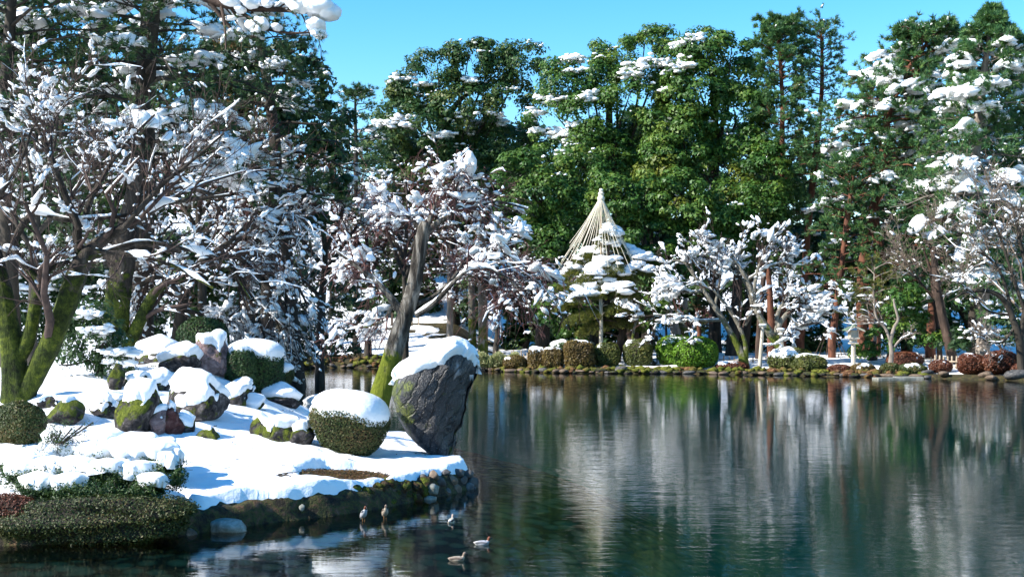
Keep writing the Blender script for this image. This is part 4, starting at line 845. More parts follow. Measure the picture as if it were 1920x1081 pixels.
leafy_tree('dark understory bush behind the camellia', 260, 50, [(240, 600, 60, 50), (320, 620, 60, 50), (160, 560, 60, 60), (90, 600, 60, 60), (30, 560, 60, 70)], 133, 'leaf_dark', ls=.12, sub_r=.5, rsnow=.55, trunk_r=.12, name='evergreen_bush', cat='bush', ssz=.3, nl=60)
# big pines at the upper left
wide = lambda x: (.85+.15*np.sin(x*9))*(1-.35*x)
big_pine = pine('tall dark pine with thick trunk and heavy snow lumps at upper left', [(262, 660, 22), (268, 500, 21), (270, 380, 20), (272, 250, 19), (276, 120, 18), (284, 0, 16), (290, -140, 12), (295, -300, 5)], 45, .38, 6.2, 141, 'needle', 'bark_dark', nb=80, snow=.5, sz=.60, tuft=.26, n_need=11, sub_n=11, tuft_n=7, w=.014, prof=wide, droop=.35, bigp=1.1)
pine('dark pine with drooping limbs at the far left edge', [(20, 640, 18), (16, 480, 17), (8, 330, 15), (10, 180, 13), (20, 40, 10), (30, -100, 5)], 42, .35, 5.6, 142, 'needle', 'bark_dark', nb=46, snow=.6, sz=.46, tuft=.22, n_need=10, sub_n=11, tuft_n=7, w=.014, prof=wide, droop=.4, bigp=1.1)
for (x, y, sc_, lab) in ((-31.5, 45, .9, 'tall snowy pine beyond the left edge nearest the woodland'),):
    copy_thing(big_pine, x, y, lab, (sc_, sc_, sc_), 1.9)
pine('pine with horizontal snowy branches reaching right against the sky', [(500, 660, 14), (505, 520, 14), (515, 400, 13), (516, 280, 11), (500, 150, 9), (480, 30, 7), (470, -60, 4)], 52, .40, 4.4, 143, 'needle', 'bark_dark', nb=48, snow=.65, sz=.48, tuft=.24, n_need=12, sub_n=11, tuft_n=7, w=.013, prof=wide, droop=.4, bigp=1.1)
def snowy_limb():
    d = 40; r = np.random.default_rng(17); a = px_line([(330, -30, 7), (400, 4, 7), (460, 16, 6), (520, 18, 5), (570, 22, 4), (600, 28, 2)], d, 10); b = px_line([(440, 12, 4), (490, 50, 3), (540, 62, 2.5), (590, 60, 1.5)], d, 10); c = px_line([(390, 0, 4), (440, 60, 3), (480, 70, 2)], d, 10)
    P = np.stack([a, b, c]); t = thing('pine_limb', 'thick snow loaded pine limb crossing the top of the sky gap', 'pine branch', a[0, :3]); mb = MB().add(*tubes(P[..., :3], P[..., 3], 8))
    P2, R2, _ = grow(P[..., :3], P[..., 3], 11, .35, 60, grav=-.25, t0=.1, K=5, flat=.6, rng=r, lmin=.6); mb.add(*tubes(P2, R2, 4)); mb.build('limb', M['bark_pine'], t)
    k = 9; C = np.concatenate([P2[:, j] for j in (2, 3, 4)]*3); V, Fc, tn = needles(C+r.normal(0, .06, C.shape), np.tile(P2[:, -1]-P2[:, 0], (k, 1))+[0, 0, .1], .2, 14, .008, r); MB().add(V, Fc, smooth=False, tint=tn).build('needles', M['needle'], t, kind='stuff')
    sn = MB(); px = np.array([(598, 12, 1.5), (585, 5, 1.3), (612, 22, 1.1), (560, 10, 1.), (590, 48, .9), (596, 62, .7), (540, 2, .7), (470, 5, .7), (430, -2, .8), (500, 8, .5), (450, 18, .5), (490, 44, .7), (475, 48, .6), (520, 52, .5)]); cc = np.array([PX(x, y, d-.2) for x, y, s in px]); s = px[:, 2]*.36
    sn.add(*blobs(cc, np.stack([s*1.1, s, s*.8], 1), np.array([[1., 0, -.3]]), 3, .13, r, .9)); snow_on(sn, P2, R2, .8, .13, r, 2, n_per=3, smax=2); sn.build('snow', M['snow'], t, kind='stuff')
snowy_limb()
leafy_tree('dark broadleaf tree with snow flecks against the sky left of the gap', 560, 60, [(575, 170, 46, 45), (540, 120, 50, 40), (610, 240, 46, 50), (480, 150, 60, 60), (560, 260, 60, 60), (600, 330, 50, 60), (500, 230, 60, 60), (430, 120, 60, 60), (540, 400, 70, 60), (430, 200, 60, 70), (430, 320, 70, 70)], 151, 'leaf_dark', ls=.15, sub_r=.6, rsnow=.30, trunk_r=.3, ssz=.24)
leafy_tree('ochre leaved tree glimpsed among the left pines', 470, 58, [(460, 90, 40, 40), (440, 250, 40, 60), (500, 300, 36, 40), (400, 180, 36, 40)], 152, 'leaf_ochre', ls=.13, sub_r=.5, rsnow=.2, trunk_r=.2, ssz=.2, dens=.55)
leafy_tree('dark forest tree filling the background behind the left pines', 240, 57, [(240, 120, 90, 90), (120, 60, 90, 90), (330, 200, 90, 90), (150, 240, 100, 90), (40, 200, 90, 90), (330, 350, 100, 90), (200, 380, 100, 90), (70, 360, 100, 90), (0, 80, 80, 80)], 153, 'leaf_dark', ls=.17, sub_r=.72, rsnow=.30, trunk_r=.4, ssz=.34, nl=80)
leafy_tree('dark evergreen undergrowth at the rear left of the pond', 420, 72, [(430, 470, 80, 70), (520, 480, 60, 60), (340, 500, 80, 70), (250, 500, 80, 70), (430, 560, 90, 60), (140, 480, 80, 80), (40, 480, 80, 80)], 154, 'leaf_dark', ls=.18, sub_r=.7, rsnow=.5, trunk_r=.3, name='evergreen_bush', cat='bush', ssz=.34, nl=70)
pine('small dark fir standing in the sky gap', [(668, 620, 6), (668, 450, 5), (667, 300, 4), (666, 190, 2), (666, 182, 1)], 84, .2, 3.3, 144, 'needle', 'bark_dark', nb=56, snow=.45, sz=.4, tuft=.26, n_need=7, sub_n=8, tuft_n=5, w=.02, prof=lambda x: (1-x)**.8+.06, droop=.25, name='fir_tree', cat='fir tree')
# =================================================================== FAR SHORE WOOD
leafy_tree('broad evergreen tree with rounded crown left of the forest top', 850, 94, [(745, 215, 42, 44), (775, 165, 44, 38), (822, 135, 50, 36), (880, 118, 50, 36), (930, 115, 48, 36), (985, 125, 44, 34), (730, 290, 44, 50), (790, 250, 70, 55), (870, 210, 80, 55), (950, 200, 60, 60), (770, 340, 60, 60), (860, 310, 80, 60), (940, 290, 70, 60), (720, 370, 40, 40)], 161, 'leaf_deep', ls=.135, nl=185, rsnow=.14, snow=[(765, 160, 1), (880, 155, 2), (885, 250, 3), (840, 260, 2), (750, 245, 3), (925, 235, 3), (790, 168, 1), (720, 255, 2)], sub_r=.85)
leafy_tree('tall evergreen tree at the middle of the forest with snow patches', 1190, 90, [(1060, 165, 44, 44), (1105, 140, 44, 36), (1155, 100, 44, 38), (1210, 82, 40, 34), (1245, 100, 30, 34), (1040, 230, 50, 50), (1100, 220, 70, 60), (1180, 190, 80, 66), (1250, 190, 50, 60), (1040, 310, 60, 60), (1120, 310, 80, 60), (1210, 290, 80, 60)], 162, 'leaf_mid', ls=.125, nl=200, rsnow=.11, snow=[(1090, 125, 2), (1075, 135, 2), (1185, 150, 2), (1050, 255, 5), (1040, 275, 2), (1110, 190, 2), (1100, 195, 2), (1215, 120, 1), (1240, 128, 2), (1030, 200, 3), (960, 240, 2)], sub_r=.85, bark='bark_pine')
leafy_tree('dense evergreen tree with yellow green highlights right of the middle', 1340, 88, [(1285, 110, 40, 40), (1325, 92, 44, 30), (1370, 100, 36, 34), (1390, 150, 40, 50), (1300, 180, 70, 66), (1370, 220, 70, 66), (1400, 290, 50, 66), (1270, 270, 70, 66), (1340, 320, 80, 66)], 163, 'leaf_mid', ls=.14, nl=180, rsnow=.07, snow=[(1272, 105, 2), (1290, 100, 1), (1246, 128, 2), (1272, 152, 1), (1243, 188, 1)], sub_r=.85)
leafy_tree('low spreading evergreen below the tall one beside the rope cone', 1020, 84, [(1010, 370, 56, 54), (1060, 400, 50, 50), (970, 410, 44, 50), (1040, 460, 56, 50), (980, 330, 50, 40), (1010, 510, 40, 40), (1090, 330, 50, 50)], 164, 'leaf_mid', ls=.13, nl=175, rsnow=.02, sub_r=.75)
leafy_tree('yellowish green evergreen showing between the darker crowns', 1100, 85.5, [(1085, 380, 34, 40), (1040, 340, 34, 34), (1240, 330, 34, 34), (1320, 400, 50, 40), (1390, 350, 36, 36)], 165, 'leaf_yel', ls=.13, nl=175, rsnow=.0, sub_r=.75, dens=.5, limbs=False)
leafy_tree('dark green evergreen directly behind the rope cone', 1210, 83, [(1200, 380, 60, 56), (1270, 380, 60, 60), (1230, 450, 60, 56), (1180, 450, 50, 60), (1290, 460, 50, 50), (1250, 530, 44, 50), (1240, 590, 30, 40), (1150, 380, 50, 50)], 166, 'leaf_mid', ls=.13, nl=175, rsnow=.0, sub_r=.75)
leafy_tree('evergreen mass between the middle forest and the tall pines', 1370, 84, [(1350, 400, 60, 56), (1420, 400, 50, 60), (1390, 460, 60, 50), (1330, 460, 50, 50), (1440, 330, 36, 60), (1440, 470, 30, 50)], 167, 'leaf_mid', ls=.13, nl=175, rsnow=.02, sub_r=.75)
def bank(x0, x1, y0, y1, n, r, rr): return [(r.uniform(x0, x1), r.uniform(y0, y1), rr*r.uniform(.8, 1.3), rr*r.uniform(.8, 1.2)) for _ in range(n)]
r_ = np.random.default_rng(77)
src_a = leafy_tree('dark forest undergrowth behind the leaning cherry', 785, 96, bank(690, 880, 430, 620, 17, r_, 44), 170, 'leaf_dark', ls=.22, rsnow=.12, sub_r=.9, nl=70, dens=.9, trunk_r=.25, name='forest_thicket', cat='thicket', limbs=False, ssz=.3)
src_b = leafy_tree('snow flecked dark undergrowth behind the lantern', 1610, 90, bank(1500, 1720, 480, 630, 20, r_, 44), 174, 'leaf_dark', ls=.22, rsnow=.32, sub_r=.9, nl=70, dens=.9, trunk_r=.25, name='forest_thicket', cat='thicket', limbs=False, ssz=.3)
src_c = leafy_tree('distant dark trees seen between the pine trunks', 1570, 106, bank(1440, 1700, 300, 500, 24, r_, 44), 176, 'leaf_dark', ls=.24, rsnow=.25, sub_r=.9, nl=70, dens=.9, trunk_r=.25, name='forest_thicket', cat='thicket', limbs=False, ssz=.3)
for src, px, d, lab, sx, sz_ in ((src_a, 980, 94, 'dark forest undergrowth behind the mossy green trunk', -1, .85), (src_a, 1190, 93, 'dark forest undergrowth behind the wrapped pine', 1.1, .75), (src_a, 1410, 92, 'dark forest undergrowth behind the snowy cherries', -1.1, .8),
    (src_b, 1830, 88, 'snow flecked dark undergrowth at the right edge', -1.15, 1.05), (src_c, 1825, 104, 'distant dark trees behind the big snowy pine', -1, 1.2), (src_c, 1120, 100, 'dark trees deep behind the tall middle evergreen', .9, 1.1), (src_c, 1340, 101, 'dark trees deep behind the yellow green evergreen', -1, 1.15), (src_c, 900, 103, 'dark trees deep behind the broad rounded evergreen', -.95, .95), (src_c, 845, 104, 'distant dark trees left of the middle forest', 1.05, .85)):
    copy_thing(src, (px-960)*d/F, d, lab, (sx, 1, sz_))
# understory sunlit bushes
leafy_tree('leafy green understory bush left of the wrapped pine', 1060, 80, [(1040, 580, 34, 40), (1075, 610, 34, 34), (1100, 580, 26, 36)], 181, 'leaf_mid', ls=.15, sub_r=.5, rsnow=.05, trunk_r=.08, name='evergreen_bush', cat='bush', nl=60)
leafy_tree('leafy green bush between the wrapped pine and the pale trunks', 1250, 84, [(1255, 590, 20, 30), (1240, 560, 24, 26)], 182, 'leaf_mid', ls=.15, sub_r=.5, trunk_r=.08, name='evergreen_bush', cat='bush', nl=60)
leafy_tree('green bush with pale highlights right of the lantern', 1660, 74, [(1650, 640, 26, 24), (1700, 600, 40, 36), (1740, 630, 36, 28), (1690, 560, 30, 30), (1620, 655, 30, 14)], 183, 'leaf_mid', ls=.13, sub_r=.45, trunk_r=.08, name='evergreen_bush', cat='bush', nl=60, rsnow=.05)
leafy_tree('low green bush at the foot of the grey trunk on the right', 1890, 72, [(1880, 620, 40, 30), (1920, 600, 30, 40), (1790, 640, 30, 20)], 184, 'leaf_dark', ls=.13, sub_r=.45, trunk_r=.08, name='evergreen_bush', cat='bush', nl=60, rsnow=.2)
# pines of the far shore
cone = lambda x: (1-x)**.75+.05
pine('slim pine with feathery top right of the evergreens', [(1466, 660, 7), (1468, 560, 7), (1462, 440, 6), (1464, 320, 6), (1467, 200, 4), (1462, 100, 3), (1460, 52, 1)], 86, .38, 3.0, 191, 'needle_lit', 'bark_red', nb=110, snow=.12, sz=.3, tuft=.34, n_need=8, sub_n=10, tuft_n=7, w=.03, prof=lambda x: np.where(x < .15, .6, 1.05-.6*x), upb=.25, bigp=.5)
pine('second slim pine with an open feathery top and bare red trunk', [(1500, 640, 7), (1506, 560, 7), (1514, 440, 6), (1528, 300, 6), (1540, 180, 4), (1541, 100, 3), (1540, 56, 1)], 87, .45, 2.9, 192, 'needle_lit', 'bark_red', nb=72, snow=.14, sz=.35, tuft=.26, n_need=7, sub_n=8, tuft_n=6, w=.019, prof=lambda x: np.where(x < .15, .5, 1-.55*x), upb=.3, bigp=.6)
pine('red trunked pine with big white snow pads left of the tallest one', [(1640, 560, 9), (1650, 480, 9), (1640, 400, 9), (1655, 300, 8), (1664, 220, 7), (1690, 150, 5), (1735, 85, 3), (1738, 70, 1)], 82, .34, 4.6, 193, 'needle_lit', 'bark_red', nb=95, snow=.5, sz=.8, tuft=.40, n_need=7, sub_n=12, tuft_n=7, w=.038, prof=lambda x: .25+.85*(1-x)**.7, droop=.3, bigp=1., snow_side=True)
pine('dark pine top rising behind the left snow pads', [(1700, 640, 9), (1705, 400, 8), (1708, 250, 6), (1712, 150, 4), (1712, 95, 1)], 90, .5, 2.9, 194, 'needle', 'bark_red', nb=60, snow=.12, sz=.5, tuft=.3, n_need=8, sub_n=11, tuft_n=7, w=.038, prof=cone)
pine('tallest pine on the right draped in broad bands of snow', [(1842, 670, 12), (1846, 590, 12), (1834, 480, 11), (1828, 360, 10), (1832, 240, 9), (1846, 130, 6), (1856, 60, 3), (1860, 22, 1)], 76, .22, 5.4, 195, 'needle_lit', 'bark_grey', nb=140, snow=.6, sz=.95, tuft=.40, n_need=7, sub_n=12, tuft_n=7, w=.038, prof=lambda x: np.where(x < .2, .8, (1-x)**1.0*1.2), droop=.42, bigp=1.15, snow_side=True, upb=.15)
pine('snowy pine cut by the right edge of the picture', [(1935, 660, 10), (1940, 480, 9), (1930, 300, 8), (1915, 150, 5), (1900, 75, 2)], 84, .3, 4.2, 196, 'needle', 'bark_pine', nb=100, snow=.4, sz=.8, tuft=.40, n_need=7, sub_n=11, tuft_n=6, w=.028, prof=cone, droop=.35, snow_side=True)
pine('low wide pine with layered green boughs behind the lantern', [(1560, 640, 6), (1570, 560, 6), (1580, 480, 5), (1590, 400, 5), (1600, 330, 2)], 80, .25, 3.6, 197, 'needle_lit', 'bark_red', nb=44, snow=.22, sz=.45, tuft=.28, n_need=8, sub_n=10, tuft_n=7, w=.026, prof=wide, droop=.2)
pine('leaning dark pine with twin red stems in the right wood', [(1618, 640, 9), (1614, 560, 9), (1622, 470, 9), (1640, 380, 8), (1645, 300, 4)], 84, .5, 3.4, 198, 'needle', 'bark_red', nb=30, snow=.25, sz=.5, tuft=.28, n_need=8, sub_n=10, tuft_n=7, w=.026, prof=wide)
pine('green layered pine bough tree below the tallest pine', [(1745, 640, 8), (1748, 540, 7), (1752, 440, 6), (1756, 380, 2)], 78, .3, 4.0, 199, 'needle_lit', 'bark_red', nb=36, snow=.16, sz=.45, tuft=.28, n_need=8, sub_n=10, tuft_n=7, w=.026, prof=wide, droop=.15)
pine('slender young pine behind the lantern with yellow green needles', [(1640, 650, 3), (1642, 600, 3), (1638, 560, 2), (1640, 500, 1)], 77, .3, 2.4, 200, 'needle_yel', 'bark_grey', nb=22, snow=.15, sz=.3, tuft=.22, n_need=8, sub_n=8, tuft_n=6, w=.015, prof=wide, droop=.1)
# plain trunks standing in the shade of the wood
def trunk(label, pts, d, mat, seed, group=None):
    q = px_line(pts, d, 24); g = np.array([q[0, 0], d, gz(q[0, 0], d)]); q = np.vstack([[g[0], g[1], g[2]-.2, q[0, 3]*1.15], q]); mb = MB(); trunk_mesh(mb, q, 36, 14, .08, seed, .25)
    t = thing('shaded_tree', label, 'tree', g, group); mb.build('trunk', M[mat], t)
    r = np.random.default_rng(seed); P = q[None, :, :3][:, 8:]; R = q[None, :, 3][:, 8:]
    P1, R1, _ = grow(P, R, 7, .3, 60, t0=.3, K=6, rf=.3, rng=r); MB().add(*tubes(P1, R1, 4)).build('branches', M[mat], t, kind='stuff')
trunk('stout pale bare trunk rising directly behind the snow of the tilted boulder', [(843, 650, 6), (844, 600, 6), (845, 540, 5), (846, 480, 4)], 84, 'bark_grey', 1)
trunk('moss green straight trunk behind the bamboo fence', [(906, 665, 9), (906, 600, 9), (904, 500, 8), (902, 400, 7)], 85, 'bark_green', 2)
trunk('shaded mossy trunk just left of the green one', [(886, 665, 7), (885, 600, 7), (884, 520, 6)], 88, 'bark_green', 3)
trunk('pale stump like trunk left of the two above the bright hedge', [(1268, 632, 9), (1262, 600, 8), (1256, 580, 6), (1250, 500, 4)], 82, 'bark_grey', 4)
trunk('brown forked trunk right of the two above the bright hedge', [(1284, 632, 7), (1282, 600, 6), (1286, 560, 4)], 82.5, 'bark_green', 5)
trunk('orange red trunk glowing in the dark wood left', [(1312, 640, 4), (1310, 600, 4), (1312, 540, 3)], 90, 'bark_red', 6)
trunk('red brown trunk behind the right white prop', [(1446, 675, 7), (1446, 620, 7), (1444, 560, 6), (1440, 500, 5)], 80, 'bark_red', 7)
trunk('greyish trunk behind the left white prop', [(1422, 675, 6), (1424, 620, 6), (1428, 560, 5), (1436, 480, 4)], 79, 'bark_pine', 8)
trunk('dark crooked trunk leaning left at the right side fence', [(1786, 676, 9), (1776, 630, 9), (1764, 580, 8), (1756, 530, 7), (1748, 450, 5)], 73, 'bark_pine', 9)
trunk('straight dark trunk left of the grey one', [(1822, 668, 8), (1824, 600, 8), (1826, 500, 7), (1824, 420, 6)], 80, 'bark_dark', 10)
trunk('dim mossy trunk in the shade between cherries', [(1396, 670, 7), (1400, 620, 7), (1404, 560, 6), (1408, 480, 5)], 86, 'bark_dark', 11)
trunk('stump of a cut trunk behind the small white barked tree', [(1636, 670, 7), (1637, 650, 6), (1637, 640, 5)], 76, 'bark_pine', 12)

# rope wrapped pine (yukitsuri)
def rope_pine():
    d = 78; pts = [(1160, 655, 7), (1168, 620, 7), (1172, 595, 6), (1160, 570, 5), (1146, 540, 4), (1140, 500, 3), (1142, 450, 1.5)]
    r = np.random.default_rng(31); g = np.array([(1155-960)*d/F, d, gz((1155-960)*d/F, d)]); t = thing('garden_pine', 'layered garden pine heaped with snow under the cone of ropes', 'pine tree', g)
    q = px_line(pts, d, 20); tr = MB(); trunk_mesh(tr, np.vstack([[*g[:2], g[2]-.2, q[0, 3]], q]), 30, 12, .08, 5)
    pads = [(1140, 446, 24, 13), (1160, 472, 38, 14), (1108, 484, 24, 12), (1188, 486, 26, 12), (1140, 500, 40, 14), (1075, 520, 34, 14), (1110, 520, 30, 12), (1165, 520, 34, 13), (1200, 510, 18, 10), (1140, 548, 40, 14), (1090, 560, 32, 13), (1180, 552, 28, 12), (1165, 578, 36, 12), (1110, 592, 36, 12), (1195, 590, 24, 12), (1065, 575, 22, 10), (1140, 610, 34, 12), (1110, 620, 36, 12), (1180, 612, 30, 12), (1085, 600, 30, 11), (1060, 545, 26, 12)]
    nd, sn = MB(), MB()
    for k, (px, py, rx, ry) in enumerate(pads):
        dd = r.uniform(-1.2, 1.2) if k else 0; c = PX(px, py, d+dd); m = d/F; w, h = rx*m, ry*m
        j = np.argmin(np.abs(q[:, 2]-c[2]+.3)); tr.add(*tubes(np.array([resample([q[j, :3], (q[j, :3]+c)/2+[0, 0, .12], c], 7)]), np.linspace(.09, .03, 7)[None], 6))
        rx, ry = rx*1.1, ry*1.5; w, h = rx*m, ry*m; n = 620; a = r.uniform(0, 6.28, n); rr = np.sqrt(r.uniform(0, 1, n)); ro = lambda a: .85+.28*np.sin(2*a+k)+.18*np.sin(5*a+2*k); ox = nrm(c-np.array([q[j, 0], q[j, 1], c[2]])); dr = lambda u, v: -.22*(u*ox[0]+v*ox[1]); u_, v_ = np.cos(a)*rr*w*ro(a), np.sin(a)*rr*w*.9*ro(a); C = c+np.stack([u_, v_, (1-rr**2)*h*.8-h*.3+dr(u_, v_)+r.normal(0, .10, n)], 1)
        V, Fc, tn = needles(C, np.stack([np.cos(a)*.6, np.sin(a)*.6, 0*a+.7], 1), .22, 9, .014, r); nd.add(V, Fc, tint=tn, smooth=False)
        if k < 13:
            m_ = 24 if k < 11 else 5; a = r.uniform(0, 6.28, m_); a = np.where(np.sin(a*1.5+k*2) < -.45, a+1.6, a); rr = np.sqrt(r.uniform(0, .95, m_)); s = .30*np.clip(np.exp(r.normal(0, .5, m_)), .35, 1.7)
            u_, v_ = np.cos(a)*rr*w*ro(a), np.sin(a)*rr*w*.85*ro(a); cc = c+np.stack([u_, v_, (1-rr**2)*h*.8+.06+dr(u_, v_)+r.normal(0, .10, m_)], 1); sn.add(*blobs(cc, np.stack([s*1.2, s*.9, s*.55], 1), None, 2, .2, r))
    tr.build('trunk', M['bark_pine'], t); nd.build('needles', M['needle_yel'], t, kind='stuff'); sn.build('snow', M['snow'], t)
    # cone of ropes
    ap = PX(1127, 370, d); t2 = thing('rope_cone', 'tall straw rope cone on a pole sheltering the snowy garden pine', 'rope cone', (ap[0], d, gz(ap[0], d)))
    bot = np.array([ap[0], d, gz(ap[0], d)-.2]); MB().add(*tubes(np.array([[bot, ap+[0, 0, .1]]]), np.array([[.07, .05]]), 8)).build('pole', M['bamboo'], t2)
    kn = MB(); a = PX(1127, 366, d); trunk_mesh(kn, [[*(a-[0, 0, .45]), .17], [*(a-[0, 0, .2]), .24], [*a, .16], [*(a+[0, 0, .12]), .20], [*(a+[0, 0, .25]), .09], [*(a+[0, 0, .42]), .05]], 20, 12, .04); kn.build('rope_knot', M['rope'], t2)
    MB().add(*blobs(a+[0, 0, .32], [[.13, .13, .12]], None, 2, .1, r)).build('snow_cap', M['snow'], t2)
    n = 46
    for k in range(n):
        an = 2*math.pi*k/n+.05; Rr = 2.0+.45*math.sin(k*2.4)+(.45 if math.cos(an) < 0 else 0); zb = PX(0, 483+28*math.sin(k*2.4), d)[2]
        e = np.array([ap[0]+math.cos(an)*Rr, d+math.sin(an)*Rr, zb]); s = ap+[math.cos(an)*.12, math.sin(an)*.12, -.1]
        MB().add(*tubes(np.array([resample([s, (s+e)/2-[0, 0, .12], e], 8)]), np.full((1, 8), .014), 4)).build('rope', M['rope'], t2)
    trunk('slim crooked sapling right of the wrapped pine', [(1186, 655, 3), (1188, 620, 2.5), (1196, 590, 2.4), (1196, 550, 2)], 77, 'bark_green', 15)
    trunk('pale straight support pole trunk left of the wrapped pine stem', [(1127, 648, 3.6), (1127, 600, 3.6), (1126, 560, 3.4)], 76.5, 'wood_grey', 16)
rope_pine()
# bamboo tepee in the dark wood
def tepee():
    d = 84; a = PX(1557, 600, d); t = thing('bamboo_tepee', 'dim tepee of thin bamboo poles in the shade left of the lantern', 'bamboo frame', (a[0], d, gz(a[0], d)))
    for k in range(12):
        an = k*2*math.pi/12; e = np.array([a[0]+math.cos(an)*1.1, d+math.sin(an)*1.1, gz(a[0], d)]); MB().add(*tubes(np.array([[a, e]]), np.array([[.02, .025]]), 5)).build('pole', M['bark_pine'], t)
tepee()
# snowy cherries of the far shore
W1 = dict(bark='bark_green', twig='twig', snow=.85, th=.19, strip=.15, thick=2, n_per=3.2, lmin=1.0, smax=1.8, elong=1.9, tw_r=.010)
bare_tree('snowy cherry with slanting mossy trunk right of the bright hedge', (1392, 672), 74.5,
    [[(1394, 672, 8), (1384, 650, 6), (1370, 625, 6), (1356, 600, 5.5), (1340, 575, 5), (1320, 545, 4), (1300, 515, 3), (1280, 490, 2), (1250, 490, 1.4)], [(1398, 672, 6), (1396, 640, 4), (1380, 600, 4), (1352, 560, 3), (1330, 540, 2.4), (1290, 530, 1.5)], [(1300, 515, 3), (1296, 490, 2), (1310, 465, 1.4)], [(1320, 545, 3), (1280, 545, 2), (1250, 500, 1.4)], [(1396, 610, 4), (1410, 580, 3), (1400, 540, 2), (1380, 500, 1.5)], [(1356, 600, 3), (1310, 600, 2), (1270, 592, 1.5), (1225, 590, 1.2)], [(1340, 575, 3), (1350, 520, 2), (1340, 480, 1.4)]], [(8, .55, 45), (6, .6, 40), (3, .6, 35)], seed=211, cat='cherry tree', name='cherry_tree', **W1)
bare_tree('propped old cherry with mossy forks right of the slanting one', (1466, 672), 74,
    [[(1474, 672, 7), (1462, 650, 8), (1448, 630, 8), (1434, 610, 7), (1420, 585, 6), (1412, 555, 5), (1400, 525, 4), (1386, 500, 3), (1370, 480, 1.5)], [(1456, 640, 8), (1460, 610, 6), (1474, 590, 5), (1490, 572, 4), (1510, 556, 3), (1540, 545, 1.5)], [(1458, 615, 5), (1458, 590, 4), (1470, 565, 3), (1480, 540, 2)], [(1412, 555, 4), (1420, 510, 3), (1430, 480, 1.5), (1436, 460, 1)], [(1490, 572, 3), (1520, 580, 2), (1560, 590, 1.5)], [(1400, 525, 3), (1440, 500, 2), (1480, 490, 1.5)], [(1480, 540, 2), (1475, 500, 1.5), (1480, 470, 1)], [(1474, 585, 3), (1500, 610, 2), (1550, 600, 1)]], [(8, .55, 45), (6, .6, 40), (3, .6, 35)], seed=212, cat='cherry tree', name='cherry_tree', **W1)
bare_tree('small pale barked tree with yellow leaves next to the lantern', (1670, 684), 71,
    [[(1670, 686, 4.5), (1672, 660, 4), (1670, 640, 3.5), (1676, 615, 3), (1684, 598, 2.6), (1678, 575, 2.2), (1676, 560, 1.5)], [(1670, 640, 3), (1660, 615, 2.5), (1646, 600, 2.2), (1640, 580, 1.8), (1640, 560, 1.2)], [(1656, 605, 2), (1630, 606, 1.5), (1600, 608, 1)], [(1676, 650, 2.5), (1690, 635, 2), (1710, 625, 1.3)]], [(7, .5, 45), (5, .55, 40)], seed=213, cat='small tree', bark='bark_grey', twig='twig_pale', snow=.25, th=.12, strip=.06, thick=2, n_per=1.5, lmin=.6, tw_r=.01)
bare_tree('wide bare tree with snow lined boughs at the right edge', (1905, 690), 66,
    [[(1915, 700, 7), (1912, 640, 7), (1900, 600, 6), (1880, 560, 5), (1850, 545, 4), (1810, 548, 2.5), (1790, 560, 1.5)], [(1912, 640, 6), (1925, 560, 5), (1935, 480, 4), (1930, 420, 2)], [(1900, 600, 4), (1880, 520, 3), (1850, 480, 2.4), (1820, 470, 1.5)], [(1920, 580, 4), (1890, 490, 3), (1870, 430, 2), (1840, 390, 1)], [(1928, 520, 4), (1910, 440, 3), (1900, 390, 2), (1880, 370, 1)], [(1890, 590, 3), (1850, 580, 2), (1800, 530, 1.4), (1780, 520, 1)], [(1905, 610, 3), (1880, 640, 2), (1850, 640, 1)]], [(9, .55, 42), (6, .6, 40), (5, .6, 35)], seed=214, cat='bare tree', bark='bark_dark', twig='twig_pale', snow=.5, th=.12, strip=.09, thick=2, n_per=2.2, lmin=1.0, elong=2., tw_r=.010)
bare_tree('fine twigged bare tree before the low green pine on the right', (1760, 670), 74,
    [[(1762, 670, 5), (1758, 610, 4), (1752, 560, 4), (1745, 510, 3), (1730, 460, 1.5)], [(1752, 560, 3), (1710, 510, 2), (1690, 470, 1)], [(1756, 540, 3), (1790, 490, 2), (1800, 450, 1)], [(1748, 520, 3), (1760, 460, 2), (1770, 410, 1)]], [(12, .6, 42), (7, .6, 40), (6, .6, 35)], seed=215, cat='bare tree', bark='bark_pine', twig='twig_pale', snow=.12, th=.13, strip=.03, thick=1, n_per=1.2, lmin=1.2, tw_r=.010)
px, h, top = 760, 440, 330
red = bare_tree('snow frosted thicket of reddish twigs behind the leaning cherry', (px, 640), 80, [[(px, 650, 6), (px+3, 590, 5), (px-2, 520, 4), (px+4, top+60, 3), (px, top, 1.5)]]+[[(px, h+20+30*(j % 3), 4), (px+s*(30+12*j), h-20-10*j, 3), (px+s*(60+10*j), h-60+30*j, 1.5)] for j in range(3) for s in (-1, 1)],
        [(10, .65, 42), (7, .6, 40), (5, .6, 35)], seed=220, cat='bare tree', bark='bark_dark', twig='twig_red', snow=.6, th=.15, strip=.07, thick=1, n_per=2.2, lmin=1.3, smax=1.9, elong=1.5, tw_r=.010, droop=.3)
for px, d, lab, sx, sz_ in ((690, 83, 'pinkish twigged snowy bush tree left of the leaning cherry', -1, .85), (930, 81, 'snow frosted reddish tree over the bamboo fence', .9, .62), (1010, 82.5, 'twiggy snow speckled tree left of the wrapped pine', -.8, .5), (620, 86, 'pinkish snow frosted tree above the rhododendron', 1, 1.0)):
    copy_thing(red, (px-960)*d/F, d, lab, (sx, sx and 1, sz_), .3)
bare_tree('low red twigged tree with a line of snow left of the bright hedge', (1290, 650), 77, [[(1300, 655, 4), (1296, 620, 4), (1280, 600, 3), (1255, 592, 2), (1225, 594, 1)], [(1292, 610, 3), (1310, 596, 2), (1330, 600, 1)]], [(10, .5, 45), (8, .5, 40)], seed=230, twig='twig_red', snow=.4, th=.1, strip=.06, thick=1, cat='bare tree', n_per=1.5, tw_r=.012)
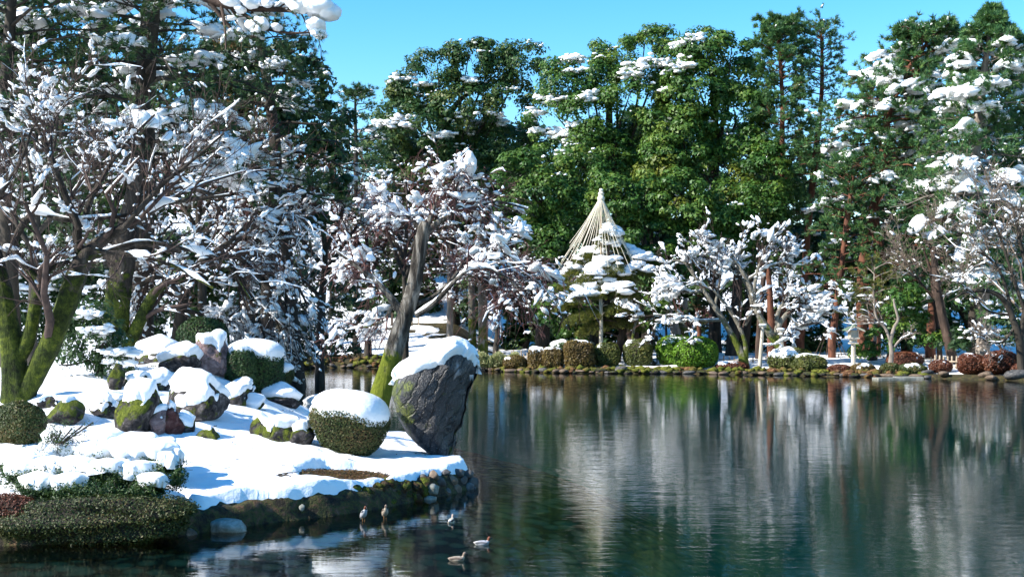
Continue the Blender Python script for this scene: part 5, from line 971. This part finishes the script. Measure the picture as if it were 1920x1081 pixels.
# =================================================================== FAR SHORE EDGE
def boxm(mb, c, s, rz=0, bev=.0, mi=0, rx=0.):
    V = np.array([[x, y, z] for x in (-1, 1) for y in (-1, 1) for z in (-1, 1)], float)*np.array(s)/2
    if rx: V = V@np.array([[1, 0, 0], [0, math.cos(rx), math.sin(rx)], [0, -math.sin(rx), math.cos(rx)]])
    V = V@np.array([[math.cos(rz), math.sin(rz), 0], [-math.sin(rz), math.cos(rz), 0], [0, 0, 1]])+np.array(c)
    return mb.add(V, [[0, 1, 3, 2], [4, 6, 7, 5], [0, 4, 5, 1], [2, 3, 7, 6], [0, 2, 6, 4], [1, 5, 7, 3]], mi, False)
def hedge(label, px, py, w, h, seed, leaf, d, p=2.8, patchy=.0, depth=.85, n=None, lift=0, lump=.09):
    zb = max(.06, HC+(YH-py)*(d-.0)/F); w, h = w*1.08, h*1.04
    shrub(label, px, py, w, h, seed, leaf, 0, n=n or int(1400+w*h*1.0), ls=.065, p=p, depth=depth, d=d, sub=4, patchy=patchy, asp=.6, zb=zb, lump=lump)
hedge('small low brown green shrub left of the cut hedges', 966, 698, 42, 27, 301, 'leaf_brown', 75.8, 2.2, .3)
hedge('blocky clipped hedge with snow in its cleft', 1010, 698, 36, 42, 302, 'leaf_brown', 75.6, 3.5, 1.2)
hedge('clipped hedge joined to the right of the blocky one', 1037, 699, 38, 40, 303, 'leaf_brown', 75.3, 3.5, .5)
hedge('squarish brown clipped hedge taller than its neighbours', 1087, 700, 54, 54, 304, 'leaf_brown', 75, 3.6, .1)
hedge('dark olive rounded cube hedge under the wrapped pine', 1140, 688, 44, 43, 305, 'leaf_olive', 75.6, 3.0, .2)
hedge('pear shaped olive hedge with snow at its right shoulder', 1198, 688, 50, 49, 306, 'leaf_olive', 75.6, 2.8, .6)
hedge('bright green clipped ball, rear left of the heart shaped pair', 1272, 688, 70, 56, 307, 'leaf_bright', 76, 2.5, .55)
hedge('bright green clipped ball, front of the heart shaped pair', 1308, 699, 72, 62, 308, 'leaf_bright', 74.3, 2.4, .30)
hedge('small bright green clipped lobe at right of the pair', 1330, 686, 36, 46, 309, 'leaf_bright', 75.2, 2.4, .0)
hedge('large rounded olive hedge with snow dabs right of the props', 1486, 703, 78, 44, 310, 'leaf_olive', 72.8, 2.4, .7)
hedge('smaller olive mound overlapping the large rounded hedge', 1522, 704, 62, 34, 311, 'leaf_olive', 71.6, 2.3, .8)
hedge('low rusty mound in the small shrubs before the snow field', 1578, 706, 44, 18, 312, 'leaf_rust', 70.5, 2.2, .1)
hedge('rust and green low mound second from the flat field edge', 1622, 706, 44, 20, 313, 'leaf_brown', 70, 2.2, .2)
hedge('green low mound beside the pale barked tree', 1672, 708, 36, 22, 314, 'leaf_box', 69.5, 2.2, .1)
hedge('low mossy mound right of the pale barked tree', 1716, 710, 52, 22, 315, 'leaf_box', 69, 2.2, .2)
hedge('wide rust red clipped dome behind the low mounds', 1703, 692, 62, 30, 316, 'leaf_rust', 72.5, 2.4, .25)
hedge('small rust red shrub inside the bamboo fence', 1768, 700, 38, 24, 317, 'leaf_rust', 68.8, 2.2, .1)
hedge('rust red clipped ball left of two at right', 1827, 701, 48, 36, 318, 'leaf_rust', 68, 2.5, .1)
hedge('large rust red clipped dome right of two', 1884, 701, 62, 40, 319, 'leaf_rust', 67.2, 2.5, .1)
hedge('purple brown shrub cut by the right edge', 1922, 706, 40, 26, 320, 'leaf_rust', 66, 2.2, .3)
hedge('dark snow dusted low shrub behind the brown square hedges', 1075, 664, 80, 26, 321, 'leaf_dark', 79, 2.2, 1.3)
hedge('snowy blue shaded round bush in the wood behind the leaning trunk', 1745, 622, 36, 50, 322, 'leaf_dark', 80, 2.4, 3)
hedge('reddish heather like mound on the mossy bank', 1375, 697, 60, 18, 323, 'leaf_rust', 73.6, 2.2, .1)
# bamboo grass over the small culvert
def sasa():
    r = np.random.default_rng(51); t = thing('bamboo_grass', 'pale bamboo grass arching over the dark culvert mouth', 'bamboo grass', (-1.2, 78, .4)); n = 5200
    px = r.uniform(888, 972, n); py = 664+np.abs(r.normal(0, .5, n))*24+4*np.sin(px*.2); py = np.minimum(py, np.interp(px, [888, 900, 945, 972], [690, 684, 686, 676])+r.uniform(-5, 3, n)); d = r.uniform(76.3, 78.6, n)
    C = np.stack([(px-960)*d/F, d, HC+(YH-py)*d/F], 1); a, b, tn = leaves(C, nrm(rdir(n, r)+[0, -.4, .5]), .14*r.uniform(.5, 1.2, n), .2, r); MB().add(a, b, tint=tn, smooth=False).build('foliage', M['bamboo_leaf'], t, kind='stuff')
    mb = MB(); boxm(mb, PX(922, 688, 78.6), (1.9, .9, .5)); mb.build('culvert', M['core'], t)
sasa()
def far_turf():
    r = np.random.default_rng(91); n = 900; mb = MB(); pts = SHORE[20:34]; seg = np.linalg.norm(np.diff(pts, axis=0), axis=1); cum = np.concatenate([[0], np.cumsum(seg)]); s = r.uniform(0, cum[-1], n)
    k = np.searchsorted(cum, s, 'right')-1; p = pts[k]*(1-((s-cum[k])/seg[k])[:, None])+pts[np.minimum(k+1, len(pts)-1)]*((s-cum[k])/seg[k])[:, None]; p = p[p[:, 0] < 31]; p[:, 1] += r.uniform(.15, 2.0, len(p))
    z = land(p)[0]; sz = r.uniform(.07, .26, len(p)); mb.add(*blobs(np.column_stack([p, z+sz*.1]), np.stack([sz*1.3, sz, sz*.7], 1), None, 1, .3, r, .8))
    tag(mb.build('mossy_turf', mat_mossy('far_turf', [(.3, (.03, .016, .008)), (.5, (.12, .055, .025)), (.7, (.26, .15, .08))], [(.3, (.03, .04, .006)), (.5, (.10, .11, .015)), (.7, (.22, .22, .035))], scale=.5, thr=.48, bark_map=(1, 1, 1))), kind='stuff')
far_turf()
# fences
def fence(label, P, n, h, rails, seed=0, hs=.35, rad=.028, thick=.03, cat='bamboo fence', cross=False, name='bamboo_fence'):
    """P ground points [(px,d)]"""
    r = np.random.default_rng(seed); q = resample([[(px-960)*d/F, d] for px, d in P], n); z = land(q)[0]; t = thing(name, label, cat, (q[0, 0], q[0, 1], z[0]))
    for k in range(n):
        hh = h*(1+hs*r.uniform(-.5, .5)); a = np.array([q[k, 0], q[k, 1], z[k]-.05]); b = a+[r.normal(0, .03), 0, hh+.05]; MB().add(*tubes(np.array([[a, b]]), np.array([[rad, rad*.9]]), 6)).add([b+[rad, 0, 0], b+[0, rad, 0], b-[rad, 0, 0], b-[0, rad, 0]], [[0, 1, 2, 3]]).build('stake', M['bamboo'], t)
    for f in rails:
        MB().add(*tubes(np.column_stack([q, z+h*f])[None]+np.array([0, -rad*1.5, 0]), np.full((1, n), thick), 6)).build('rail', M['bamboo'], t)
fence('picket of short bamboo stakes behind the bamboo grass', [(885, 80.5), (960, 79.3), (1050, 77.5)], 34, .80, (.35, .68), 1, .5, .045)
fence('low bamboo rail fence behind the cherry trunks', [(1335, 78.5), (1400, 77.5), (1475, 77)], 13, .46, (.45,), 2, .5, .045, .04)
fence('short bamboo stakes between the clipped hedges', [(1205, 79), (1250, 79)], 6, .5, (.5,), 3, .4, .04, .035)
fence('pale bamboo lattice fence among the rust red shrubs', [(1754, 70.8), (1785, 70), (1815, 69.6)], 9, .78, (.35, .7), 4, .3, .06, .05)
fence('distant stake and rope fence along the left snow bank', [(600, 100), (680, 98), (740, 95), (785, 92)], 12, .62, (.75,), 5, .3, .045, .03, 'fence', name='stake_fence')
fence('row of tiny stakes at the back of the flat snow field', [(1535, 80), (1600, 80), (1670, 80)], 8, .32, (), 6, .3, .05, .03, 'stake row', name='stake_row')
fence('low dark rail at the right between the rust shrubs', [(1720, 75), (1760, 74)], 4, .4, (.7,), 7, .2, .04, .045, 'fence')
# props of the old cherry
def prop(label, a, b, d, cx):
    A, B = PX(*a, d), PX(*b, d); A[2] = gz(A[0], A[1])-.05; t = thing('tree_prop', label, 'wooden prop', A)
    MB().add(*tubes(np.array([[A, B]]), np.array([[.13, .10]]), 8)).build('post', M['wood_grey'], t); mb = MB(); boxm(mb, B+[0, 0, .06], (.42, .12, .12)); t = mb.build('crosspiece', M['wood_grey'], t)
    MB().add(*blobs(B+[0, 0, .16], [[.24, .11, .09]], np.array([[1., 0, 0]]), 2, .12)).build('snow', M['snow'], t)
prop('white slanted wooden prop left of the propped cherry', (1424, 682), (1430, 614), 73.2, 0); prop('white upright wooden prop right of the propped cherry', (1470, 668), (1464, 622), 73.6, 0)
# lantern
def lantern():
    d = 73.; x = (1600-960)*d/F; z0 = gz(x, d)+.06; t = thing('wooden_lantern', 'pale wooden post lantern with small gabled roof on the snow field', 'lantern', (x, d, z0)); m = d/F
    Z = lambda py: HC+(YH-py)*m
    mb = MB(); trunk_mesh(mb, [[x, d, z0-.2, .13], [x, d, (z0+Z(645))/2, .13], [x, d, Z(645), .13]], 8, 12, .0); mb.build('post', M['wood_grey'], t)
    for k, (py, w, h) in enumerate(((643, .50, .08), (638, .36, .16), (633.5, .60, .09))):
        mb = MB(); boxm(mb, (x, d, Z(py)), (w, w, h)); mb.build('bracket', M['wood_grey'], t)
    zc, hb = Z(626), .40; mb = MB(); boxm(mb, (x, d, zc), (.40, .40, hb)); mb.build('lamp_panel', M['paper'], t)
    fr = MB()
    for sx in (-1, 1):
        for sy in (-1, 1): boxm(fr, (x+sx*.225, d+sy*.225, zc), (.055, .055, hb))
    for zz in (zc-hb/2-.02, zc+hb/2+.02):
        boxm(fr, (x, d, zz), (.56, .56, .05))
    for k in (-.07, .07): boxm(fr, (x, d-.208, zc+k), (.39, .02, .022))
    fr.build('lamp_frame', M['wood_grey'], t)
    zt = Z(621); 
    for s in (-1, 1):
        rf = MB(); L = .56; a = .5*s
        V = []
        for (u, off) in ((0, 0), (1, 0), (0, .06), (1, .06)):
            for y in (-.45, .45): V.append([x+s*u*L, d+y, zt+.30-u*.27+off+.02*(u > .5)])
        rf.add(V, [[0, 2, 3, 1], [4, 5, 7, 6], [0, 4, 6, 2], [1, 3, 7, 5], [2, 6, 7, 3], [0, 1, 5, 4]], 0, False); ro = rf.build('roof_slope', M['copper'], t)
        bb = MB(); boxm(bb, (x+s*L*.5, d-.47, zt+.15), (.66, .03, .07)); V_, f_, a_ = bb.F[0][0], 0, 0
        vv, tt = bb.V[0]; ang = -s*math.atan2(.27, L); cx, cz = x+s*L*.5, zt+.15; dx, dz = vv[:, 0]-cx, vv[:, 2]-cz; vv[:, 0] = cx+dx*math.cos(ang)-dz*math.sin(ang); vv[:, 2] = cz+dx*math.sin(ang)+dz*math.cos(ang); bb.build('gable_board', M['wood_grey'], ro)
    mb = MB(); boxm(mb, (x, d, zt+.375), (.08, 1.0, .05)); mb.build('ridge', M['copper'], t)
lantern()
def hut():
    d = 92; x = (735-960)*d/F; z0 = gz(x, d); t = thing('wooden_box_post', 'small wooden box on a post with snowy lid behind the leaning tree', 'post box', (x, d, z0)); mb = MB(); boxm(mb, (x, d, z0+.5), (.16, .16, 1.0)); mb.build('post', M['wood_dark'], t)
    c = PX(735, 624, d); mb = MB(); boxm(mb, c-[0, 0, .2], (.5, .5, .5)); mb.build('box', M['wood_dark'], t); mb = MB(); boxm(mb, c+[0, 0, .1], (.9, .7, .08)); mb.build('lid', M['wood_grey'], t); MB().add(*blobs(c+[0, 0, .2], [[.5, .4, .14]], None, 2, .08)).build('snow', M['snow'], t)
hut()
# edging stones of the far shore, parts of the ground
gnd = bpy.data.objects['ground']; r = np.random.default_rng(61); protos = []
for k in range(7):
    V, Fc = rock_shape(np.zeros(3), 1, .8, .6, 400+k, 2, rough=.04)
    for mt in ('stone', 'stone_warm', 'rock'):
        o = MB().add(V, Fc).build('edging_stone', M[mt]); protos.append(o)
px = 945.
first = set()
def put_stone(x, y, z, s):
    src = protos[r.integers(0, len(protos))]
    if src.name not in first: o = src; first.add(src.name)
    else: o = src.copy(); COL.objects.link(o)
    o.location = (x, y, z); o.scale = (s*r.uniform(.9, 1.5), s, s*r.uniform(.6, .9)); o.rotation_euler = (0, 0, r.uniform(0, 6.28)); o.parent = gnd
i0 = 23; pts = SHORE[20:34]
seg = np.linalg.norm(np.diff(pts, axis=0), axis=1); cum = np.concatenate([[0], np.cumsum(seg)]); s = 0; cnt = 0
while s < cum[-1] and cnt < 190:
    k = np.searchsorted(cum, s, 'right')-1; f = (s-cum[k])/seg[k]; p = pts[k]*(1-f)+pts[k+1]*f
    if p[0] > 30: break
    sz = r.uniform(.13, .34); put_stone(p[0], p[1]+.18+r.uniform(-.1, .2), .04+r.uniform(0, .1), sz); s += sz*1.7+r.uniform(0, .35); cnt += 1
for (a, b, w) in ((1738, 700, .5), (1770, 704, .35), (1850, 704, .45), (1905, 708, .6), (1858, 710, .4), (1165, 694, .4), (1125, 696, .3)):
    g = G(a, b); put_stone(g[0], g[1], g[2]+.05, w)
for o in protos:
    if o.name not in first: bpy.data.objects.remove(o)
mb = MB(); boxm(mb, PX(1676, 711.5, 66.8)*[1, 1, 0]+[0, 0, .03], (2.1, .9, .12), .1); tag(mb.build('flat_slab', M['stone_pale'], loc=PX(1676, 711.5, 66.8)*[1, 1, 0]), 'thin pale flat slab lying at the water edge left of its twin', 'stone slab')
mb = MB(); boxm(mb, PX(1703, 710, 67.4)*[1, 1, 0]+[0, 0, .05], (1.5, .8, .12), -.1); tag(mb.build('flat_slab', M['stone_pale'], loc=PX(1703, 710, 67.4)*[1, 1, 0]), 'second flat slab overlapping the right end of the first', 'stone slab')

# =================================================================== DUCKS
def plain(name, c, rough=.6): 
    if name in M: return M[name]
    M[name] = surf(name, [(.35, tuple(v*.6 for v in c)), (.65, c)], 40, rough, .3, .004); return M[name]
def duck(label, px, py, yaw, kind, pose='float', cat='duck'):
    d = 8050/(py-590); x = (px-960)*d/F; t = thing('duck', label, cat, (x, d, 0)); t.rotation_euler = (0, 0, 0)
    cols = {'male': ('duck_grey', (.42, .42, .44), 'duck_chestnut', (.20, .06, .03), 'duck_wing', (.20, .19, .20)), 'female': ('duck_mottle', (.36, .29, .22), 'duck_brownhead', (.22, .16, .12), 'duck_mottle2', (.18, .13, .10)),
            'rear': ('duck_cream', (.62, .55, .42), 'duck_palehead', (.42, .32, .26), 'duck_black', (.03, .025, .03))}[kind]
    body, head, wing = plain(cols[0], cols[1]), plain(cols[2], cols[3]), plain(cols[4], cols[5]); white = plain('duck_white', (.75, .72, .66)); dark = plain('duck_bill', (.03, .03, .035), .35)
    if pose == 'float': pth = [(-.215, .075, .004), (-.17, .058, .030), (-.11, .045, .058), (-.04, .038, .074), (.03, .042, .074), (.085, .055, .062), (.118, .085, .042), (.132, .118, .031), (.140, .148, .032), (.152, .168, .034), (.170, .170, .028), (.187, .160, .012)]
    else: pth = [(-.13, -.03, .006), (-.10, .01, .032), (-.065, .055, .062), (-.02, .105, .078), (.02, .155, .074), (.045, .200, .056), (.055, .235, .038), (.060, .262, .031), (.066, .288, .032), (.078, .305, .034), (.096, .307, .028), (.112, .298, .012)]
    q = resample(pth, 34); Pc = np.stack([q[:, 0], 0*q[:, 0], q[:, 1]], 1); T = nrm(np.gradient(Pc, axis=0)); S = 18; a = np.arange(S)*2*math.pi/S; U = np.array([0, 1., 0]); Wv = np.cross(T, U)
    V = Pc[:, None]+np.cos(a)[None, :, None]*U*q[:, 2][:, None, None]*np.where(np.arange(34) < 18, 1.12, .92)[:, None, None]+np.sin(a)[None, :, None]*Wv[:, None]*q[:, 2][:, None, None]
    V = V.reshape(-1, 3); up = .040 if pose != 'float' else -.010
    cz, sz_ = math.cos(yaw), math.sin(yaw)
    def X(v): v = np.asarray(v, float)*.66; return np.stack([v[..., 0]*cz-v[..., 1]*sz_+x, v[..., 0]*sz_+v[..., 1]*cz+d, v[..., 2]+up], -1)
    i = np.arange(33)[:, None]*S; j = np.arange(S)[None]; jn = (j+1) % S; Fc = np.stack([i+j, i+jn, i+S+jn, i+S+j], -1)
    mb = MB(); W = X(V); mb.add(W, Fc[:22].reshape(-1, 4), 0)
    bm = bpy.data.meshes.new  # body as one skin: faces of the head rings take the head material
    mb = MB(); mb.add(W, Fc.reshape(-1, 4), 0); mb.F = [(Fc[:5].reshape(-1, 4), 2, True), (Fc[5:20].reshape(-1, 4), 0, True), (Fc[20:].reshape(-1, 4), 1, True)]
    o = mb.build('body', [body, head, white if kind != 'female' else body], t)
    hp = Pc[-6]; bd = nrm(Pc[-1]-Pc[-6]); b = Pc[-2]
    bl = np.array([[b-[0.004, 0, 0], b+[.02, 0, -.006], b+[.045, 0, -.014], b+[.052, 0, -.016]]]); MB().add(X(tubes(bl, np.array([[.012, .010, .009, .003]]), 8)[0]), tubes(bl, np.array([[.012, .010, .009, .003]]), 8)[1]).build('bill', dark, t)
    for s in (-1, 1):
        e = Pc[-4]+[.004, s*.029, .008]; vv, ff = blobs(e, [[.006]*3], None, 1, 0); MB().add(X(vv), ff).build('eye', dark, o)
        # folded wing
        k0 = 4; wl = Pc[[3, 7, 11, 15]]+np.array([[0, s*.040, .012], [0, s*.066, .022], [0, s*.078, .018], [0, s*.066, .004]]); wv, wf = ico(2)
        c = wl.mean(0); ax = nrm(wl[-1]-wl[0]); bb = nrm(np.cross(ax, [0, 1., 0])); L = np.linalg.norm(wl[-1]-wl[0])*.72
        vv = c+wv[:, :1]*ax*L*.9+wv[:, 1:2]*np.array([0, 1., 0])*.018*1.+wv[:, 2:3]*bb*.040*(1-.35*np.abs(wv[:, :1])); MB().add(X(vv), wf).build('wing', wing, t)
        if pose == 'stand':
            l = np.array([[[-.02+.0, s*.03, .06], [-.01, s*.03, .0], [0, s*.03, -.09]]]); vv, ff = tubes(l, np.full((1, 3), .006), 6); MB().add(X(vv), ff).build('leg', plain('duck_leg', (.35, .16, .05)), t)
    if kind == 'male':
        vv, ff = blobs(Pc[-5]+[0, -.0285, .002], [[.018, .008, .010]], np.array([[1., 0, .1]]), 1, 0); MB().add(X(vv), ff).build('eye_patch', plain('duck_green', (.02, .10, .07)), o)
        vv, ff = blobs(Pc[-5]+[0, .0285, .002], [[.018, .008, .010]], np.array([[1., 0, .1]]), 1, 0); MB().add(X(vv), ff).build('eye_patch', plain('duck_green', (.02, .10, .07)), o)
    return t
duck('chestnut headed drake standing in the shallows, left of the standing pair', 682, 976, -.9, 'male', 'stand'); duck('brown duck standing in the shallows, right of the standing pair', 722, 973, -1.2, 'female', 'stand')
duck('small pale duck with dark back swimming away from the bank', 846, 978, 1.35, 'rear'); duck('grey drake with chestnut head swimming right in dark water', 905, 1020, .1, 'male')
duck('speckled brown duck swimming lowest in the picture', 858, 1050, .12, 'female')
o = duck('brown duck resting on the bank behind the flat grey stone', 432, 975, 2.8, 'female'); g = G(436, 962); o.location.z += .28; o.location.y += .5; o.location.x -= .1
